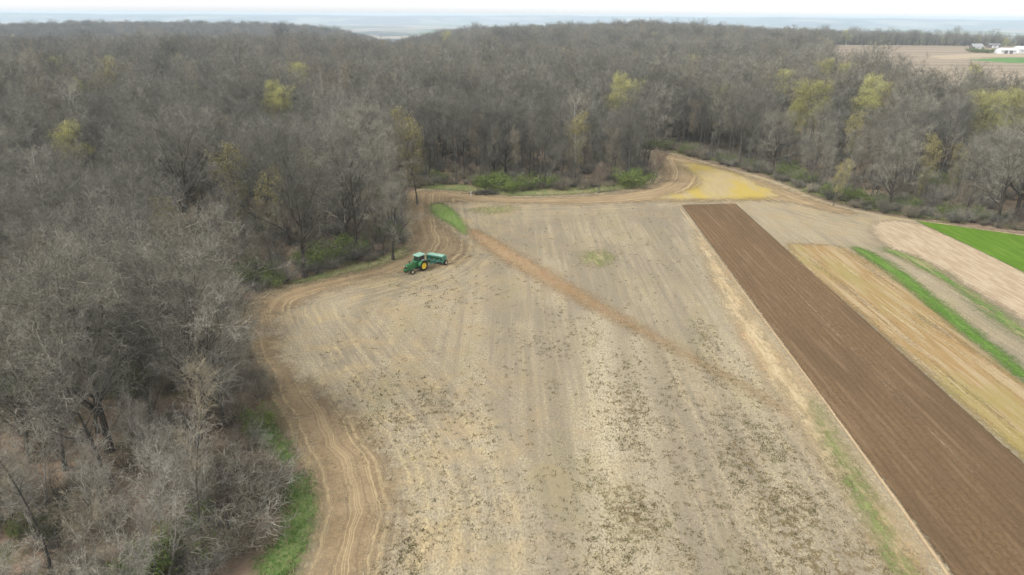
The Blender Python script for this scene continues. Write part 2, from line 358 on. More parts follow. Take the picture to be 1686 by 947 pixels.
YEL = m_mix("yellow weeds in flower", (0.37, 0.29, 0.15), (0.40, 0.32, 0.18), c3=(0.43, 0.32, 0.055), c4=(0.44, 0.34, 0.09), edge=(2.0, 3.0, 0.25), holes=(0.50, 0.3, 0.5, 0.05))
sheet("yellow_flower_patch", PP([(1105, 266), (1150, 268), (1225, 288), (1290, 318), (1290, 327), (1220, 329), (1080, 331), (1080, 322), (1140, 312), (1150, 296)]), YEL, margin=7)
sheet("grass_patch", PP([(706, 338), (722, 334), (740, 340), (766, 368), (771, 391), (745, 371), (712, 353)]),
      m_mix("short green grass", (0.14, 0.22, 0.055), (0.20, 0.265, 0.085), c3=(0.25, 0.26, 0.11), edge=(0.7, 1.5, 0.8), holes=(0.36, 0.9, 1, 0.12)), res=0.4, margin=1.2, smooth=2)
sheet("grass_patch", PP([(770, 345), (830, 338), (860, 342), (830, 352), (780, 352)]),
      m_mix("thin grass in stubble", (0.20, 0.21, 0.085), (0.33, 0.29, 0.15), edge=(1.2, 3.0, 0.35), holes=(0.5, 0.8, 0.6, 0.02)), margin=5)
sheet("grass_patch", PP([(950, 418), (990, 410), (1020, 424), (1000, 440), (960, 436)]), bpy.data.materials["thin grass in stubble"], margin=5)
sheet("eroded_strip", PP([(772, 374), (800, 386), (860, 420), (940, 467), (1040, 527), (1160, 594), (1270, 656), (1380, 724), (1340, 712), (1215, 636), (1105, 577), (1003, 526), (900, 470), (820, 424), (776, 392)]),
      m_mix("orange subsoil strip", (0.315, 0.208, 0.115), (0.365, 0.265, 0.155), scale=(1, 0.3, 1), rot=0.75, c3=(0.31, 0.205, 0.105), edge=(1.0, 2.2, 0.5), holes=(0.40, 0.6, 0.4, 0.05), fade=(62, -2, 0.0, 0.92)), margin=5)
# tilled strip: loose soil with real clods and shallow ridges
def m_till():
    t = NT("tilled brown soil"); c = t.coord(); r = t.vec((1, 0.05, 1), rot=0.025)
    n = t.noise(r, 1.4, 4, 0.6); f = t.noise(t.vec((1, 0.7, 1)), 3.6, 6, 0.8); big = t.noise(t.vec((1, 0.3, 1)), 0.12, 4, 0.6)
    col = t.mix(t.rng(f, 0.30, 0.70), (0.122, 0.077, 0.041), (0.20, 0.132, 0.073))
    col = t.mix(t.math('MULTIPLY', t.rng(big, 0.4, 0.65), 0.55), col, (0.118, 0.080, 0.046))
    col = t.mix(t.math('MULTIPLY', t.rng(n, 0.52, 0.64), 0.6), col, (0.215, 0.145, 0.085))
    col = t.mix(t.math('MULTIPLY', t.rng(f, 0.64, 0.76), 0.2), col, (0.30, 0.22, 0.14))
    t.bump(f, 0.9, 0.18)
    return t.out(col, t.edge(0.16, 0.42, 1.1))
TILL = np.vstack([PP([(1123, 338), (1211, 336)]), P(1686, 765), [[49.6, 20], [33.7, 20]], P(1574, 953)])
def clods(x, y, e):
    rg = np.random.default_rng(3)
    return (0.05 * np.sin((x - 0.03 * y) * 8.2) + rg.normal(0, 0.025, x.shape)) * sstep(-0.1, 0.6, e) + 0.17 * sstep(-0.05, 0.35, e)
sheet("tilled_strip", TILL, m_till(), res=0.22, margin=0.5, smooth=0, clip=((20, 25), (80, 170)), relief=clods)
def strip(pts, width):
    p = np.asarray(pts); t_ = np.gradient(p, axis=0); t_ /= np.linalg.norm(t_, axis=1)[:, None]
    nrm = np.stack([-t_[:, 1], t_[:, 0]], 1) * (np.asarray(width).reshape(-1, 1) / 2)
    return np.vstack([p + nrm, (p - nrm)[::-1]])
ln = PP([(1124, 344), (1180, 416), (1260, 522), (1344, 632), (1420, 735), (1500, 845), (1580, 958)]) - [0.55, 0]
STRAW = m_mix("straw windrow", (0.41, 0.305, 0.185), (0.45, 0.345, 0.215), edge=(0.08, 0.08, 1.5))
sheet("straw_line", strip(ln, [0.34] * 7), STRAW, res=0.12, margin=0.5, smooth=0)
#sheet("straw_line", strip(PP([(1330, 500), (1400, 570), (1480, 650)]), [0.22] * 3), m_mix("thin straw line", (0.30, 0.22, 0.145), (0.34, 0.26, 0.17), edge=(0.15, 0.25, 1.5)), res=0.12, margin=0.4, smooth=0)
LIFT[0] += 0.20
sheet("straw_line", strip(PP([(1300, 470), (1395, 568), (1500, 680), (1600, 780)], 0.1), [0.2] * 4), m_mix("thin straw line on soil", (0.21, 0.145, 0.085), (0.28, 0.20, 0.125), edge=(0.2, 0.4, 1.2)), res=0.12, margin=0.4, smooth=0)
LIFT[0] -= 0.20
sheet("field_margin", PP([(1135, 370), (1165, 400), (1250, 530), (1330, 640), (1420, 780), (1480, 860), (1560, 1000), (1500, 1000), (1400, 830), (1310, 690), (1240, 590), (1180, 480)]),
      m_mix("rough straw margin", (0.37, 0.285, 0.165), (0.50, 0.40, 0.25), c3=(0.43, 0.29, 0.16), c4=(0.30, 0.25, 0.15), edge=(1.0, 2.0, 0.5), holes=(0.44, 0.5, 0.25, 0.02)), margin=4)
sheet("grass_strip", PP([(1326, 650), (1345, 665), (1385, 730), (1430, 800), (1475, 880), (1540, 1000), (1500, 1000), (1440, 890), (1400, 820), (1360, 740)]),
      m_mix("weedy green strip", (0.165, 0.20, 0.07), (0.27, 0.26, 0.12), c3=(0.21, 0.23, 0.08), edge=(0.7, 1.6, 0.7), holes=(0.50, 1.0, 0.4, 0.03)), margin=3)
sheet("ochre_stubble", np.vstack([PP([(1276, 402), (1340, 402), (1402, 408), (1470, 455), (1560, 528), (1640, 595), (1720, 660)]), [[80, 40], [50.4, 40]], PP([(1700, 770)]), PP([(1600, 682), (1450, 545)])]),
      m_mix("ochre stubble", (0.36, 0.275, 0.16), (0.285, 0.19, 0.082), thr=(0.40, 0.56), scale=(1, 0.05, 1), freq=0.9, c3=(0.27, 0.225, 0.082), c4=(0.42, 0.355, 0.23), edge=(0.8, 1.6, 0.6), holes=(0.43, 0.5, 0.08, 0.012)), margin=2)
GRN = m_mix("young green cover crop", (0.085, 0.165, 0.028), (0.13, 0.21, 0.045), c4=(0.17, 0.21, 0.075), edge=(0.9, 2.0, 0.6), holes=(0.45, 0.7, 0.12, 0.07))
sheet("grass_strip", PP([(1398, 406), (1425, 410), (1480, 440), (1560, 505), (1640, 570), (1720, 635), (1720, 655), (1640, 595), (1560, 530), (1470, 456), (1430, 428)]), GRN, margin=3)
sheet("grass_strip", PP([(1440, 407), (1470, 408), (1520, 425), (1590, 470), (1720, 560), (1720, 585), (1640, 530), (1560, 472), (1500, 432)]),
      m_mix("thin green cover crop", (0.12, 0.20, 0.05), (0.27, 0.25, 0.12), edge=(0.9, 2.2, 0.5), holes=(0.48, 0.7, 0.1, 0.03)), margin=4)
sheet("stubble_strip", PP([(1432, 362), (1512, 366), (1600, 405), (1740, 470), (1740, 560), (1600, 476), (1530, 430), (1440, 400)]),
      m_mix("pinkish corn stubble", (0.345, 0.265, 0.175), (0.43, 0.345, 0.24), thr=(0.42, 0.58), freq=1.6, edge=(0.9, 2.0, 0.4), holes=(0.3, 0.4, 0.3, 0.03)), margin=4)
sheet("green_field", np.vstack([PP([(1508, 364), (1560, 371), (1686, 389)]), [[160, 115], [160, 60]], PP([(1760, 476), (1686, 449), (1600, 407)])]),
      m_mix("young winter wheat", (0.085, 0.165, 0.018), (0.115, 0.20, 0.024), c4=(0.14, 0.215, 0.035), edge=(0.3, 0.5, 0.9)), margin=1.5, smooth=0)
# verges of long grass between the track and the wood
VERGE = m_mix("verge grass", (0.09, 0.185, 0.04), (0.15, 0.235, 0.07), scale=(1, 1, 1), c3=(0.16, 0.19, 0.075), edge=(0.7, 1.6, 0.7), holes=(0.40, 0.6, 1, 0.06))
PALEV = m_mix("rough pale verge", (0.19, 0.20, 0.09), (0.30, 0.26, 0.15), scale=(1, 1, 1), c3=(0.12, 0.17, 0.06), edge=(0.8, 1.8, 0.5), holes=(0.36, 0.6, 1, 0.06))
VERGES = [PP([(430, 960), (425, 925), (465, 880), (478, 830), (472, 795), (492, 776), (512, 800), (520, 838), (512, 880), (488, 930), (478, 960)]),
          PP([(408, 700), (440, 692), (470, 730), (488, 762), (470, 768), (440, 735)]),
          PP([(462, 470), (540, 446), (620, 430), (668, 404), (676, 418), (622, 440), (560, 452), (500, 466)]),
          PP([(1080, 245), (1180, 266), (1280, 292), (1350, 326), (1450, 350), (1560, 365), (1560, 358), (1440, 340), (1340, 312), (1280, 282), (1180, 256)]),
          PP([(672, 300), (720, 300), (790, 308), (860, 312), (960, 308), (1060, 300), (1065, 308), (960, 320), (840, 324), (760, 314), (680, 310)])]
for v, m in zip(VERGES, [VERGE, VERGE, PALEV, PALEV, PALEV]):
    sheet("grass_verge", v, m, margin=3)
# far farmland beyond the woods
def m_far():
    t = NT("far stubble"); c = t.coord()
    return t.out(t.mix(t.rng(t.noise(t.vec((0.15, 1, 1)), 0.03, 4), 0.4, 0.6), (0.30, 0.245, 0.175), (0.23, 0.185, 0.135)))
sheet("far_field", np.vstack([PP([(1340, 73), (1820, 77)]), FARFIELD[2:]]), m_far(), res=8, margin=0, smooth=0)
fg = NT("far green crop"); fgm = fg.out(fg.mix(fg.rng(fg.noise(fg.coord(), 0.05, 3), 0.4, 0.6), (0.08, 0.18, 0.045), (0.11, 0.22, 0.06)))
sheet("far_green_field", PP([(1585, 99), (1640, 95), (1790, 95), (1790, 106), (1660, 104)]), fgm, res=6, margin=0, smooth=0)
fp = NT("pale far strip"); fpm = fp.out((0.36, 0.29, 0.20))
sheet("far_stubble_strip", PP([(1520, 93), (1600, 88), (1790, 90), (1790, 94), (1640, 94), (1560, 99)]), fpm, res=6, margin=0, smooth=0)

# ------------------------------------------------------------------ trees
def unit(v): return v / np.maximum(np.linalg.norm(v, axis=-1, keepdims=True), 1e-9)
def m_bark(name, a, b):
    t = NT(name); r = t.rand()
    n = t.noise(t.vec((1, 1, 0.25)), 3.0, 4, 0.7)
    col = t.mix(t.rng(n, 0.35, 0.65), a, b)
    t.bump(n, 0.6, 0.05)
    return t.out(col)
def m_twig(name, cols):
    t = NT(name); r = t.rand()
    col = t.mix(t.rng(r, 0.0, 0.5), cols[0], cols[1]); col = t.mix(t.rng(r, 0.5, 1.0), col, cols[2])
    n = t.noise(t.coord(), 0.5, 3, 0.6)
    return t.out(t.mix(t.rng(n, 0.3, 0.7), col, tuple(0.72 * q for q in cols[0])))
def m_leaf(name, a, b):
    t = NT(name)
    n = t.noise(t.coord(), 0.7, 4, 0.7); r = t.rand()
    col = t.mix(t.rng(n, 0.35, 0.65), a, b)
    k = t.n.new("ShaderNodeHueSaturation"); t.lk(t.math('ADD', 0.8, t.math('MULTIPLY', r, 0.4)), k.inputs["Value"]); t.l.new(col, k.inputs["Color"])
    t.b.inputs["Roughness"].default_value = 0.7
    return t.out(k.outputs[0])
BARK = m_bark("grey brown bark", (0.06, 0.056, 0.047), (0.14, 0.13, 0.11))
BARKD = m_bark("dark bark", (0.045, 0.039, 0.032), (0.10, 0.088, 0.073))
BARKS = m_bark("silvery sapling bark", (0.24, 0.22, 0.195), (0.42, 0.39, 0.35))
BARKP = m_bark("pale sycamore bark", (0.38, 0.36, 0.31), (0.62, 0.59, 0.53))
TWIG = m_twig("bare twigs", [(0.135, 0.131, 0.108), (0.375, 0.356, 0.292), (0.215, 0.206, 0.178)])
TWIGB = m_twig("brown twigs", [(0.235, 0.205, 0.155), (0.365, 0.32, 0.23), (0.17, 0.158, 0.128)])
TWIGS = m_twig("silver twigs", [(0.40, 0.378, 0.315), (0.30, 0.284, 0.238), (0.47, 0.44, 0.365)])
BUD = m_leaf("yellow green buds", (0.36, 0.35, 0.13), (0.47, 0.45, 0.19))
BUDO = m_leaf("olive buds", (0.27, 0.245, 0.10), (0.34, 0.30, 0.13))
BUSH = m_leaf("fresh bush leaves", (0.10, 0.15, 0.035), (0.165, 0.205, 0.06))
PINK = m_leaf("pink buds", (0.24, 0.15, 0.125), (0.31, 0.21, 0.17))

def tubes(pts, rad, sides):
    """pts (n,k,3), rad (n,k) -> verts, quads"""
    n, k, _ = pts.shape
    d = unit(np.gradient(pts, axis=1))
    ref = np.where(np.abs(d[..., 2:3]) > 0.9, np.array([1.0, 0, 0]), np.array([0, 0, 1.0]))
    a = unit(np.cross(d, ref)); b = np.cross(d, a)
    th = np.arange(sides) / sides * 2 * math.pi
    ring = pts[:, :, None] + rad[:, :, None, None] * (a[:, :, None] * np.cos(th)[:, None] + b[:, :, None] * np.sin(th)[:, None])
    V = ring.reshape(-1, 3)
    base = (np.arange(n)[:, None, None] * k + np.arange(k - 1)[None, :, None]) * sides
    s = np.arange(sides)[None, None, :]; s2 = (s + 1) % sides
    q = np.stack([base + s, base + s2, base + sides + s2, base + sides + s], -1).reshape(-1, 4)
    return V, q
def blades(p0, p1, wid, rg):
    """flat pointed twigs as single triangles"""
    d = unit(p1 - p0); o = unit(np.cross(d, rg.normal(size=d.shape))) * (wid[:, None] / 2)
    V = np.stack([p0 - o, p0 + o, p1], 1).reshape(-1, 3)
    return V, np.arange(len(V)).reshape(-1, 3)
def leaves(c, size, rg):
    a = unit(rg.normal(size=c.shape)); b = unit(np.cross(a, rg.normal(size=c.shape)))
    s = (size * rg.uniform(0.6, 1.3, len(c)))[:, None]
    V = np.stack([c - a * s, c + b * s * 0.55, c + a * s, c - b * s * 0.55], 1).reshape(-1, 3)
    return V, np.arange(len(V)).reshape(-1, 4)
class Geo:
    def __init__(s): s.v, s.t, s.q, s.tm, s.qm, s.n = [], [], [], [], [], 0
    def add(s, V, f, mi=0):
        if len(f) == 0: return
        if f.shape[1] == 3: s.t.append(f + s.n); s.tm.append(np.full(len(f), mi))
        else: s.q.append(f + s.n); s.qm.append(np.full(len(f), mi))
        s.v.append(V); s.n += len(V)
    def mesh(s, name, mats):
        t = np.concatenate(s.t) if s.t else None; q = np.concatenate(s.q) if s.q else None
        mi = np.concatenate((s.tm or []) + (s.qm or []))
        return new_mesh(name, np.concatenate(s.v), t, q, mats, mi)
def walk(p, d, L, k, wob, trop, rg):
    out = [p]; d = d.copy()
    for _ in range(k):
        p = p + d * (L / k)[:, None]; out.append(p)
        d = unit(d + rg.normal(size=d.shape) * wob + np.array([0, 0, trop]))
    return np.stack(out, 1)
def sprout(pts, rad, L, m, t0, t1, ang, lfac, taper, rg, minr):
    """m children per branch"""
    n, k, _ = pts.shape
    t = t0 + (t1 - t0) * ((np.arange(m)[None, :] + rg.uniform(0, 1, (n, m))) / m)
    f = t * (k - 1); i = np.minimum(f.astype(int), k - 2); fr = (f - i)[..., None]
    ar = np.arange(n)[:, None]
    p = pts[ar, i] * (1 - fr) + pts[ar, i + 1] * fr
    d = unit(pts[ar, i + 1] - pts[ar, i])
    r = rad[ar, i] * (1 - fr[..., 0]) + rad[ar, i + 1] * fr[..., 0]
    az = (np.arange(m)[None, :] * 2.4 + rg.uniform(0, 6.28, (n, 1)) + rg.normal(0, 0.5, (n, m)))[..., None]
    a = unit(np.cross(d, np.array([0.31, 0.2, 0.93]))); b = np.cross(d, a)
    th = (ang + rg.normal(0, 0.16, (n, m)))[..., None]
    nd = d * np.cos(th) + (a * np.cos(az) + b * np.sin(az)) * np.sin(th)
    nl = L[:, None] * lfac * (1 - taper * t) * rg.uniform(0.65, 1.25, (n, m))
    return p.reshape(-1, 3), nd.reshape(-1, 3), nl.ravel(), np.maximum(r.ravel() * 0.62, minr)

def bare_tree(seed, H=20.0, R=5.0, base=0.35, fork=0.62, limbs=12, n2=7, n3=7, n4=7, n5=0, tw=0.022, r0=0.27, up=0.10, leaf=None, lean=0.0, low=False, lim_ang=0.85, stems=1, wob=0.10):
    """a tree without leaves: trunk+limbs in one geometry, all finer branching in the other"""
    rg = np.random.default_rng(seed)
    T, C = Geo(), Geo()
    # trunk(s)
    p = np.zeros((stems, 3)); p[:, :2] = rg.normal(0, 0.25 if stems > 1 else 0, (stems, 2))
    d = unit(np.stack([rg.normal(0, 0.22 if stems > 1 else 0.03, stems) + lean, rg.normal(0, 0.22 if stems > 1 else 0.03, stems), np.ones(stems)], 1))
    L = np.full(stems, H * 0.93) * rg.uniform(0.85, 1.0, stems)
    k = 9
    tp = walk(p, d, L, k, 0.05 if stems == 1 else 0.09, 0.05, rg)
    tr = r0 * (1 - 0.93 * np.linspace(0, 1, k + 1) ** 0.8)[None, :] * rg.uniform(0.8, 1, (stems, 1)); tr[:, 0] *= 1.35
    T.add(*tubes(tp, tr, 5 if low else 8))
    # limbs, cut to the crown's outline
    lp, ld, ll, lr = sprout(tp, tr, L, limbs, base, 0.97, lim_ang, 1.0, 0.0, rg, 0.03)
    hrel = np.clip((lp[:, 2] / H - base) / (1 - base), 0, 1)
    ld[:, 2] += 0.25 + 0.55 * hrel; ld = unit(ld)
    ll = R * np.sqrt(np.clip(1 - (np.clip(hrel, 0, 1) * 1.08 - 0.42) ** 2 / 0.44, 0.06, 1)) * rg.uniform(0.72, 1.22, len(ll))
    lim = walk(lp, ld, ll, 5, wob, up, rg)
    limr = lr[:, None] * (1 - 0.88 * np.linspace(0, 1, 6))[None, :]
    T.add(*tubes(lim, limr, 4 if low else 6))
    # the tip of the trunk carries twigs like a limb
    allp = np.concatenate([lim, tp[:, -6:]]); allr = np.concatenate([limr, tr[:, -6:]]); allL = np.concatenate([ll, np.full(stems, 0.5 * H * 0.55)])
    allL = np.maximum(allL, 0.16 * H)
    p2, d2, l2, r2 = sprout(allp, allr, allL, n2, 0.22, 1.0, 0.72, 0.62, 0.45, rg, 0.02)
    b2 = walk(p2, d2, l2, 4, 0.12, up, rg); rr2 = r2[:, None] * (1 - 0.85 * np.linspace(0, 1, 5))[None, :]
    C.add(*tubes(b2, rr2, 3 if low else 4))
    p3, d3, l3, r3 = sprout(b2, rr2, l2, n3, 0.15, 1.0, 0.7, 0.58, 0.4, rg, 0.011)
    b3 = walk(p3, d3, l3, 2, 0.14, up, rg)
    if low:
        C.add(*blades(b3[:, 0], b3[:, -1], np.full(len(p3), tw * 1.5), rg))
    else:
        rr3 = r3[:, None] * np.array([1, 0.7, 0.25])[None, :]
        C.add(*tubes(b3, rr3, 3))
    rr3 = r3[:, None] * np.array([1, 0.7, 0.25])[None, :]
    p4, d4, l4, r4 = sprout(b3, rr3, l3, n4, 0.1, 1.0, 0.7, 0.62, 0.35, rg, 0.006)
    b4 = walk(p4, d4, np.maximum(l4, 0.28), 2, 0.12, up, rg)
    C.add(*blades(b4[:, 0], b4[:, -1], np.full(len(p4), tw), rg))
    tips = b4[:, -1]
    if n5:
        p5, d5, l5, r5 = sprout(b4, np.full((len(b4), 3), 0.006), np.maximum(l4, 0.3), n5, 0.15, 1.0, 0.7, 0.75, 0.3, rg, 0.004)
        e5 = p5 + d5 * np.maximum(l5, 0.25)[:, None]
        C.add(*blades(p5, e5, np.full(len(p5), tw * 0.7), rg)); tips = e5
    if leaf:
        n, size, spread = leaf
        s = tips[rg.integers(0, len(tips), n)] + rg.normal(0, spread, (n, 3))
        C.add(*leaves(s, np.full(n, size), rg), 1)
    return T, C
def bush(seed, R=2.2, H=2.6, n=3500, size=0.09, stems=14, bare=False):
    rg = np.random.default_rng(seed); T, C = Geo(), Geo()
    az = rg.uniform(0, 6.28, stems); p = np.stack([np.cos(az), np.sin(az), np.zeros(stems)], 1) * R * 0.25 * rg.uniform(0, 1, (stems, 1))
    d = unit(np.stack([np.cos(az) * 0.55, np.sin(az) * 0.55, np.ones(stems) * rg.uniform(0.6, 1.2, stems)], 1))
    L = H * rg.uniform(0.7, 1.1, stems)
    a = walk(p, d, L, 5, 0.12, 0.0, rg); r = 0.03 * (1 - 0.8 * np.linspace(0, 1, 6))[None, :] * np.ones((stems, 1))
    T.add(*tubes(a, r, 4))
    p2, d2, l2, r2 = sprout(a, r, L, 9, 0.15, 1.0, 0.75, 0.55, 0.4, rg, 0.01)
    b = walk(p2, d2, l2, 3, 0.15, 0.02, rg); C.add(*tubes(b, r2[:, None] * np.array([1, .7, .5, .2])[None, :], 3))
    p3, d3, l3, r3 = sprout(b, r2[:, None] * np.array([1, .7, .5, .2])[None, :], l2, 7 if bare else 5, 0.1, 1, 0.75, 0.6, 0.3, rg, 0.006)
    e = p3 + d3 * l3[:, None]; C.add(*blades(p3, e, np.full(len(p3), 0.02), rg))
    if bare:
        p4 = (p3 * .4 + e * .6); dd = unit(rg.normal(size=p4.shape) + d3); C.add(*blades(p4, p4 + dd * 0.4, np.full(len(p4), 0.016), rg))
    if n:
        allp = np.concatenate([e, p3 * .5 + e * .5]); s = allp[rg.integers(0, len(allp), n)] + rg.normal(0, 0.12, (n, 3)); s[:, 2] = np.maximum(s[:, 2], 0.08)
        C.add(*leaves(s, np.full(n, size), rg), 1)
    return T, C

KINDS = {}
def kind(name, gen, bark, mats, h, r):
    T, C = gen
    KINDS[name] = dict(trunk=T.mesh(name + " trunk", [bark]), crown=C.mesh(name + " crown", mats), h=h, r=r, geo=(T, C), mats=[bark] + mats)
# near kinds
for q in range(5):
    kind(f"tall{q}", bare_tree(20 + q, H=20, R=4.8 + 0.45 * q, base=0.36 + 0.03 * (q % 3), limbs=13, n2=7, n3=6, n4=6, n5=2, tw=0.026, r0=0.24), BARK, [TWIG], 20, 4.8)
for q in range(3):
    kind(f"broad{q}", bare_tree(40 + q, H=19, R=9.0, base=0.20, limbs=16, n2=9, n3=7, n4=7, n5=2, tw=0.026, r0=0.42, lim_ang=0.95, wob=0.15, up=0.06), BARKD, [TWIG], 19, 9)
for q in range(2):
    kind(f"brown{q}", bare_tree(50 + q, H=17, R=4.2, base=0.3, limbs=13, n2=7, n3=6, n4=6, n5=2, tw=0.026, r0=0.2), BARK, [TWIGB], 17, 4.4)
for q in range(2):
    kind(f"slender{q}", bare_tree(60 + q, H=17, R=2.3, base=0.42, limbs=10, n2=6, n3=5, n4=5, n5=2, tw=0.026, r0=0.14), BARK, [TWIGB], 17, 2.4)
for q in range(4):
    kind(f"scrub{q}", bare_tree(70 + q, H=8, R=3.0, base=0.15, limbs=7, n2=6, n3=5, n4=3, n5=1, tw=0.028, r0=0.10, stems=3, wob=0.2, up=0.07), BARKS, [TWIGS if q % 2 else TWIGB], 8, 3)
for q in range(3):
    kind(f"silver{q}", bare_tree(150 + q, H=15, R=6.3, base=0.16, limbs=15, n2=9, n3=7, n4=5, n5=2, tw=0.026, r0=0.26, lim_ang=0.95, wob=0.15, up=0.07), BARK, [TWIGS if q else TWIG], 15, 6.3)
kind("sycamore0", bare_tree(80, H=21, R=5, base=0.4, limbs=12, n2=6, n3=5, n4=5, n5=1, tw=0.028, r0=0.27), BARKP, [TWIGS], 21, 5)
for q in range(2):
    kind(f"budding{q}", bare_tree(90 + q, H=18, R=6.4, base=0.30, limbs=15, n2=7, n3=5, n4=5, tw=0.026, r0=0.24, lim_ang=0.95, leaf=(20000, 0.095, 0.35)), BARK, [TWIG, BUD], 18, 6.4)
kind("olive0", bare_tree(95, H=19, R=3.6, base=0.22, limbs=14, n2=6, n3=5, n4=5, tw=0.026, r0=0.2, leaf=(3800, 0.13, 0.3)), BARK, [TWIGB, BUDO], 19, 3.8)
kind("pink0", bare_tree(97, H=7, R=3.4, base=0.18, limbs=10, n2=7, n3=6, n4=5, tw=0.02, r0=0.12, stems=2, leaf=(1500, 0.08, 0.15)), BARK, [TWIGB, PINK], 7, 3.4)
for q in range(3):
    kind(f"bush{q}", bush(100 + q, R=2.2, H=2.8, n=3600), BARKD, [TWIGB, BUSH], 2.8, 2.2)
for q in range(2):
    kind(f"thicket{q}", bush(110 + q, R=2, H=2.4, n=0, bare=True, stems=18), BARKD, [TWIGB if q else TWIG], 2.4, 2)
# lighter kinds for the wood that goes on to the skyline
for q in range(4):
    kind(f"far_tall{q}", bare_tree(120 + q, H=20, R=5.8, base=0.28, limbs=13, n2=7, n3=6, n4=6, tw=0.042, r0=0.25, low=True), BARK, [TWIG if q % 2 else TWIGB], 20, 5)
for q in range(2):
    kind(f"far_wide{q}", bare_tree(130 + q, H=19, R=8.2, base=0.22, limbs=17, n2=8, n3=7, n4=6, tw=0.045, r0=0.35, low=True), BARKD, [TWIG], 19, 7.2)
kind("far_budding", bare_tree(140, H=19, R=5, base=0.3, limbs=11, n2=6, n3=4, n4=4, tw=0.045, r0=0.25, low=True, leaf=(5000, 0.13, 0.35)), BARK, [TWIG, BUD], 19, 5)
kind("far_olive", bare_tree(141, H=18, R=4.5, base=0.3, limbs=11, n2=6, n3=5, n4=4, tw=0.045, r0=0.25, low=True, leaf=(2200, 0.17, 0.3)), BARK, [TWIGB, BUDO], 18, 4.5)

# ------------------------------------------------------------------ planting
def gz(x, y): return float(ground_z(x, y))
def plant(kind_name, x, y, h=None, rz=None, name="bare_tree", label=None, cat="tree", group=None, wide=1.0, tilt=0.0):
    K = KINDS[kind_name]; s = (h / K["h"]) if h else 1.0
    root = empty(name, (x, y, gz(x, y) - 0.05), rz if rz is not None else random.uniform(0, 6.28))
    root.scale = (s * wide, s * wide, s); root.rotation_euler.x = tilt
    tag(root, label, cat, group)
    link("stem" if "bush" in kind_name or "thicket" in kind_name else "trunk", K["trunk"], root)
    link("foliage" if "bush" in kind_name else "crown", K["crown"], root)
    return root
fronts = []
taken = []      # (x, y, clear radius) of trees placed one by one
def hero(kind_name, px, py, label, h=None, top=True, name="bare_tree", wide=1.0, rz=None, clear=None, cat="tree", group=None, tilt=0.0):
    K = KINDS[kind_name]; hh = h or K["h"]
    x, y = P(px, py, hh * 0.97) if top else P(px, py)
    if top:     # its top shows at the pixel; the ground under it may lie lower
        for _ in range(4): x, y = P(px, py, gz(x, y) + hh * 0.97)
    if top: fronts.append((x, y, hh, K['r'] * wide))
    taken.append((x, y, clear if clear is not None else K["r"] * hh / K["h"] * wide * 0.75))
    return plant(kind_name, x, y, hh, rz, name, label, cat, group, wide, tilt)

# trees that stand out in the photograph
hero("broad0", 285, 214, "huge bare oak with a round domed crown, largest in the left wood", 22.5, wide=1.12, clear=9)
hero("broad1", 480, 262, "wide dark bare oak between the round domed oak and the wood tip by the tractor", 20, clear=6)
hero("broad2", 572, 236, "spreading bare oak leaning out above the headland corner behind the tractor", 20.5, clear=6)
hero("broad1", 300, 168, "dark open-limbed bare oak standing just behind the round domed oak", 20, clear=6)
hero("broad0", 640, 312, "low spreading grey bare tree overhanging the track at the wood tip", 13, wide=1.0, clear=3)
hero("broad2", 90, 300, "broad bare tree with a pale tangled crown at the far left of the near wood", 19, clear=6)
hero("broad1", 200, 330, "broad bare tree with dark forked limbs in front of the round domed oak", 17, clear=5)
hero("broad2", 60, 400, "broad grey bare tree lowest on the left side of the near wood", 16, clear=5)
hero("sycamore0", 522, 118, "white-limbed bare sycamore beside a yellow-green budding tree", 20)
hero("sycamore0", 562, 124, "second white-limbed sycamore, right of the first one in the deep left wood", 19)
hero("sycamore0", 1012, 122, "pale white-trunked sycamore deep in the middle of the north wood", 19)
for k_, px, py, lab, h in [
    ("budding0", 487, 112, "bright yellow-green budding tree right beside the white-limbed sycamore", 19),
    ("budding1", 452, 152, "small yellow budding tree in front of the white-limbed sycamores", 17),
    ("olive0", 378, 232, "olive-yellow budding tree touching the right flank of the round domed oak", 19),
    ("olive0", 425, 275, "olive budding tree below the yellow one right of the round domed oak", 16),
    ("budding1", 105, 224, "low yellow budding tree left of the round domed oak", 15),
    ("budding0", 92, 100, "pale yellow budding tree far back on the left side", 18),
    ("budding1", 180, 102, "small pale budding tree far back, right of another on the left side", 17),
    ("olive0", 680, 178, "slender olive-yellow tree at the left end of the north wood's front", 22),
    ("budding1", 1024, 142, "dull yellow-green tree in the middle of the north wood", 19),
    ("olive0", 945, 183, "slim yellow-green tree near the right end of the north wood's front", 18),
    ("budding0", 1292, 124, "rounded yellow tree standing alone left in the east wood", 18),
    ("budding1", 1362, 108, "left crown of the bright yellow pair at the back of the east wood", 18),
    ("budding0", 1398, 112, "right crown of the bright yellow pair at the back of the east wood", 18),
    ("budding0", 1340, 147, "tall yellow-green tree in the middle of the east wood", 20),
    ("budding1", 1312, 178, "low yellow shrubby tree just below a taller yellow one, east wood", 14),
    ("budding1", 1438, 147, "tall bright yellow tree, right of centre in the east wood", 20),
    ("olive0", 1410, 182, "dull olive tree leaning against the tall bright yellow tree", 17),
    ("budding0", 1640, 166, "broad yellow-green tree on the right side of the east wood, left of its twin", 20),
    ("budding1", 1682, 172, "broad yellow-green tree cut by the right border of the view", 19),
    ("budding1", 1608, 118, "faint yellow tree at the rim of the far farm field", 17),
    ("olive0", 1548, 222, "faint olive tree in the front part of the east wood", 15),
    ("olive0", 1596, 236, "small yellowish spindly tree in the right front of the east wood", 13),
    ("olive0", 1386, 262, "spindly pale yellow tree right behind the east wood's edge bushes", 11)]:
    hero(k_, px, py, lab, h, name="budding_tree", wide=1.0)
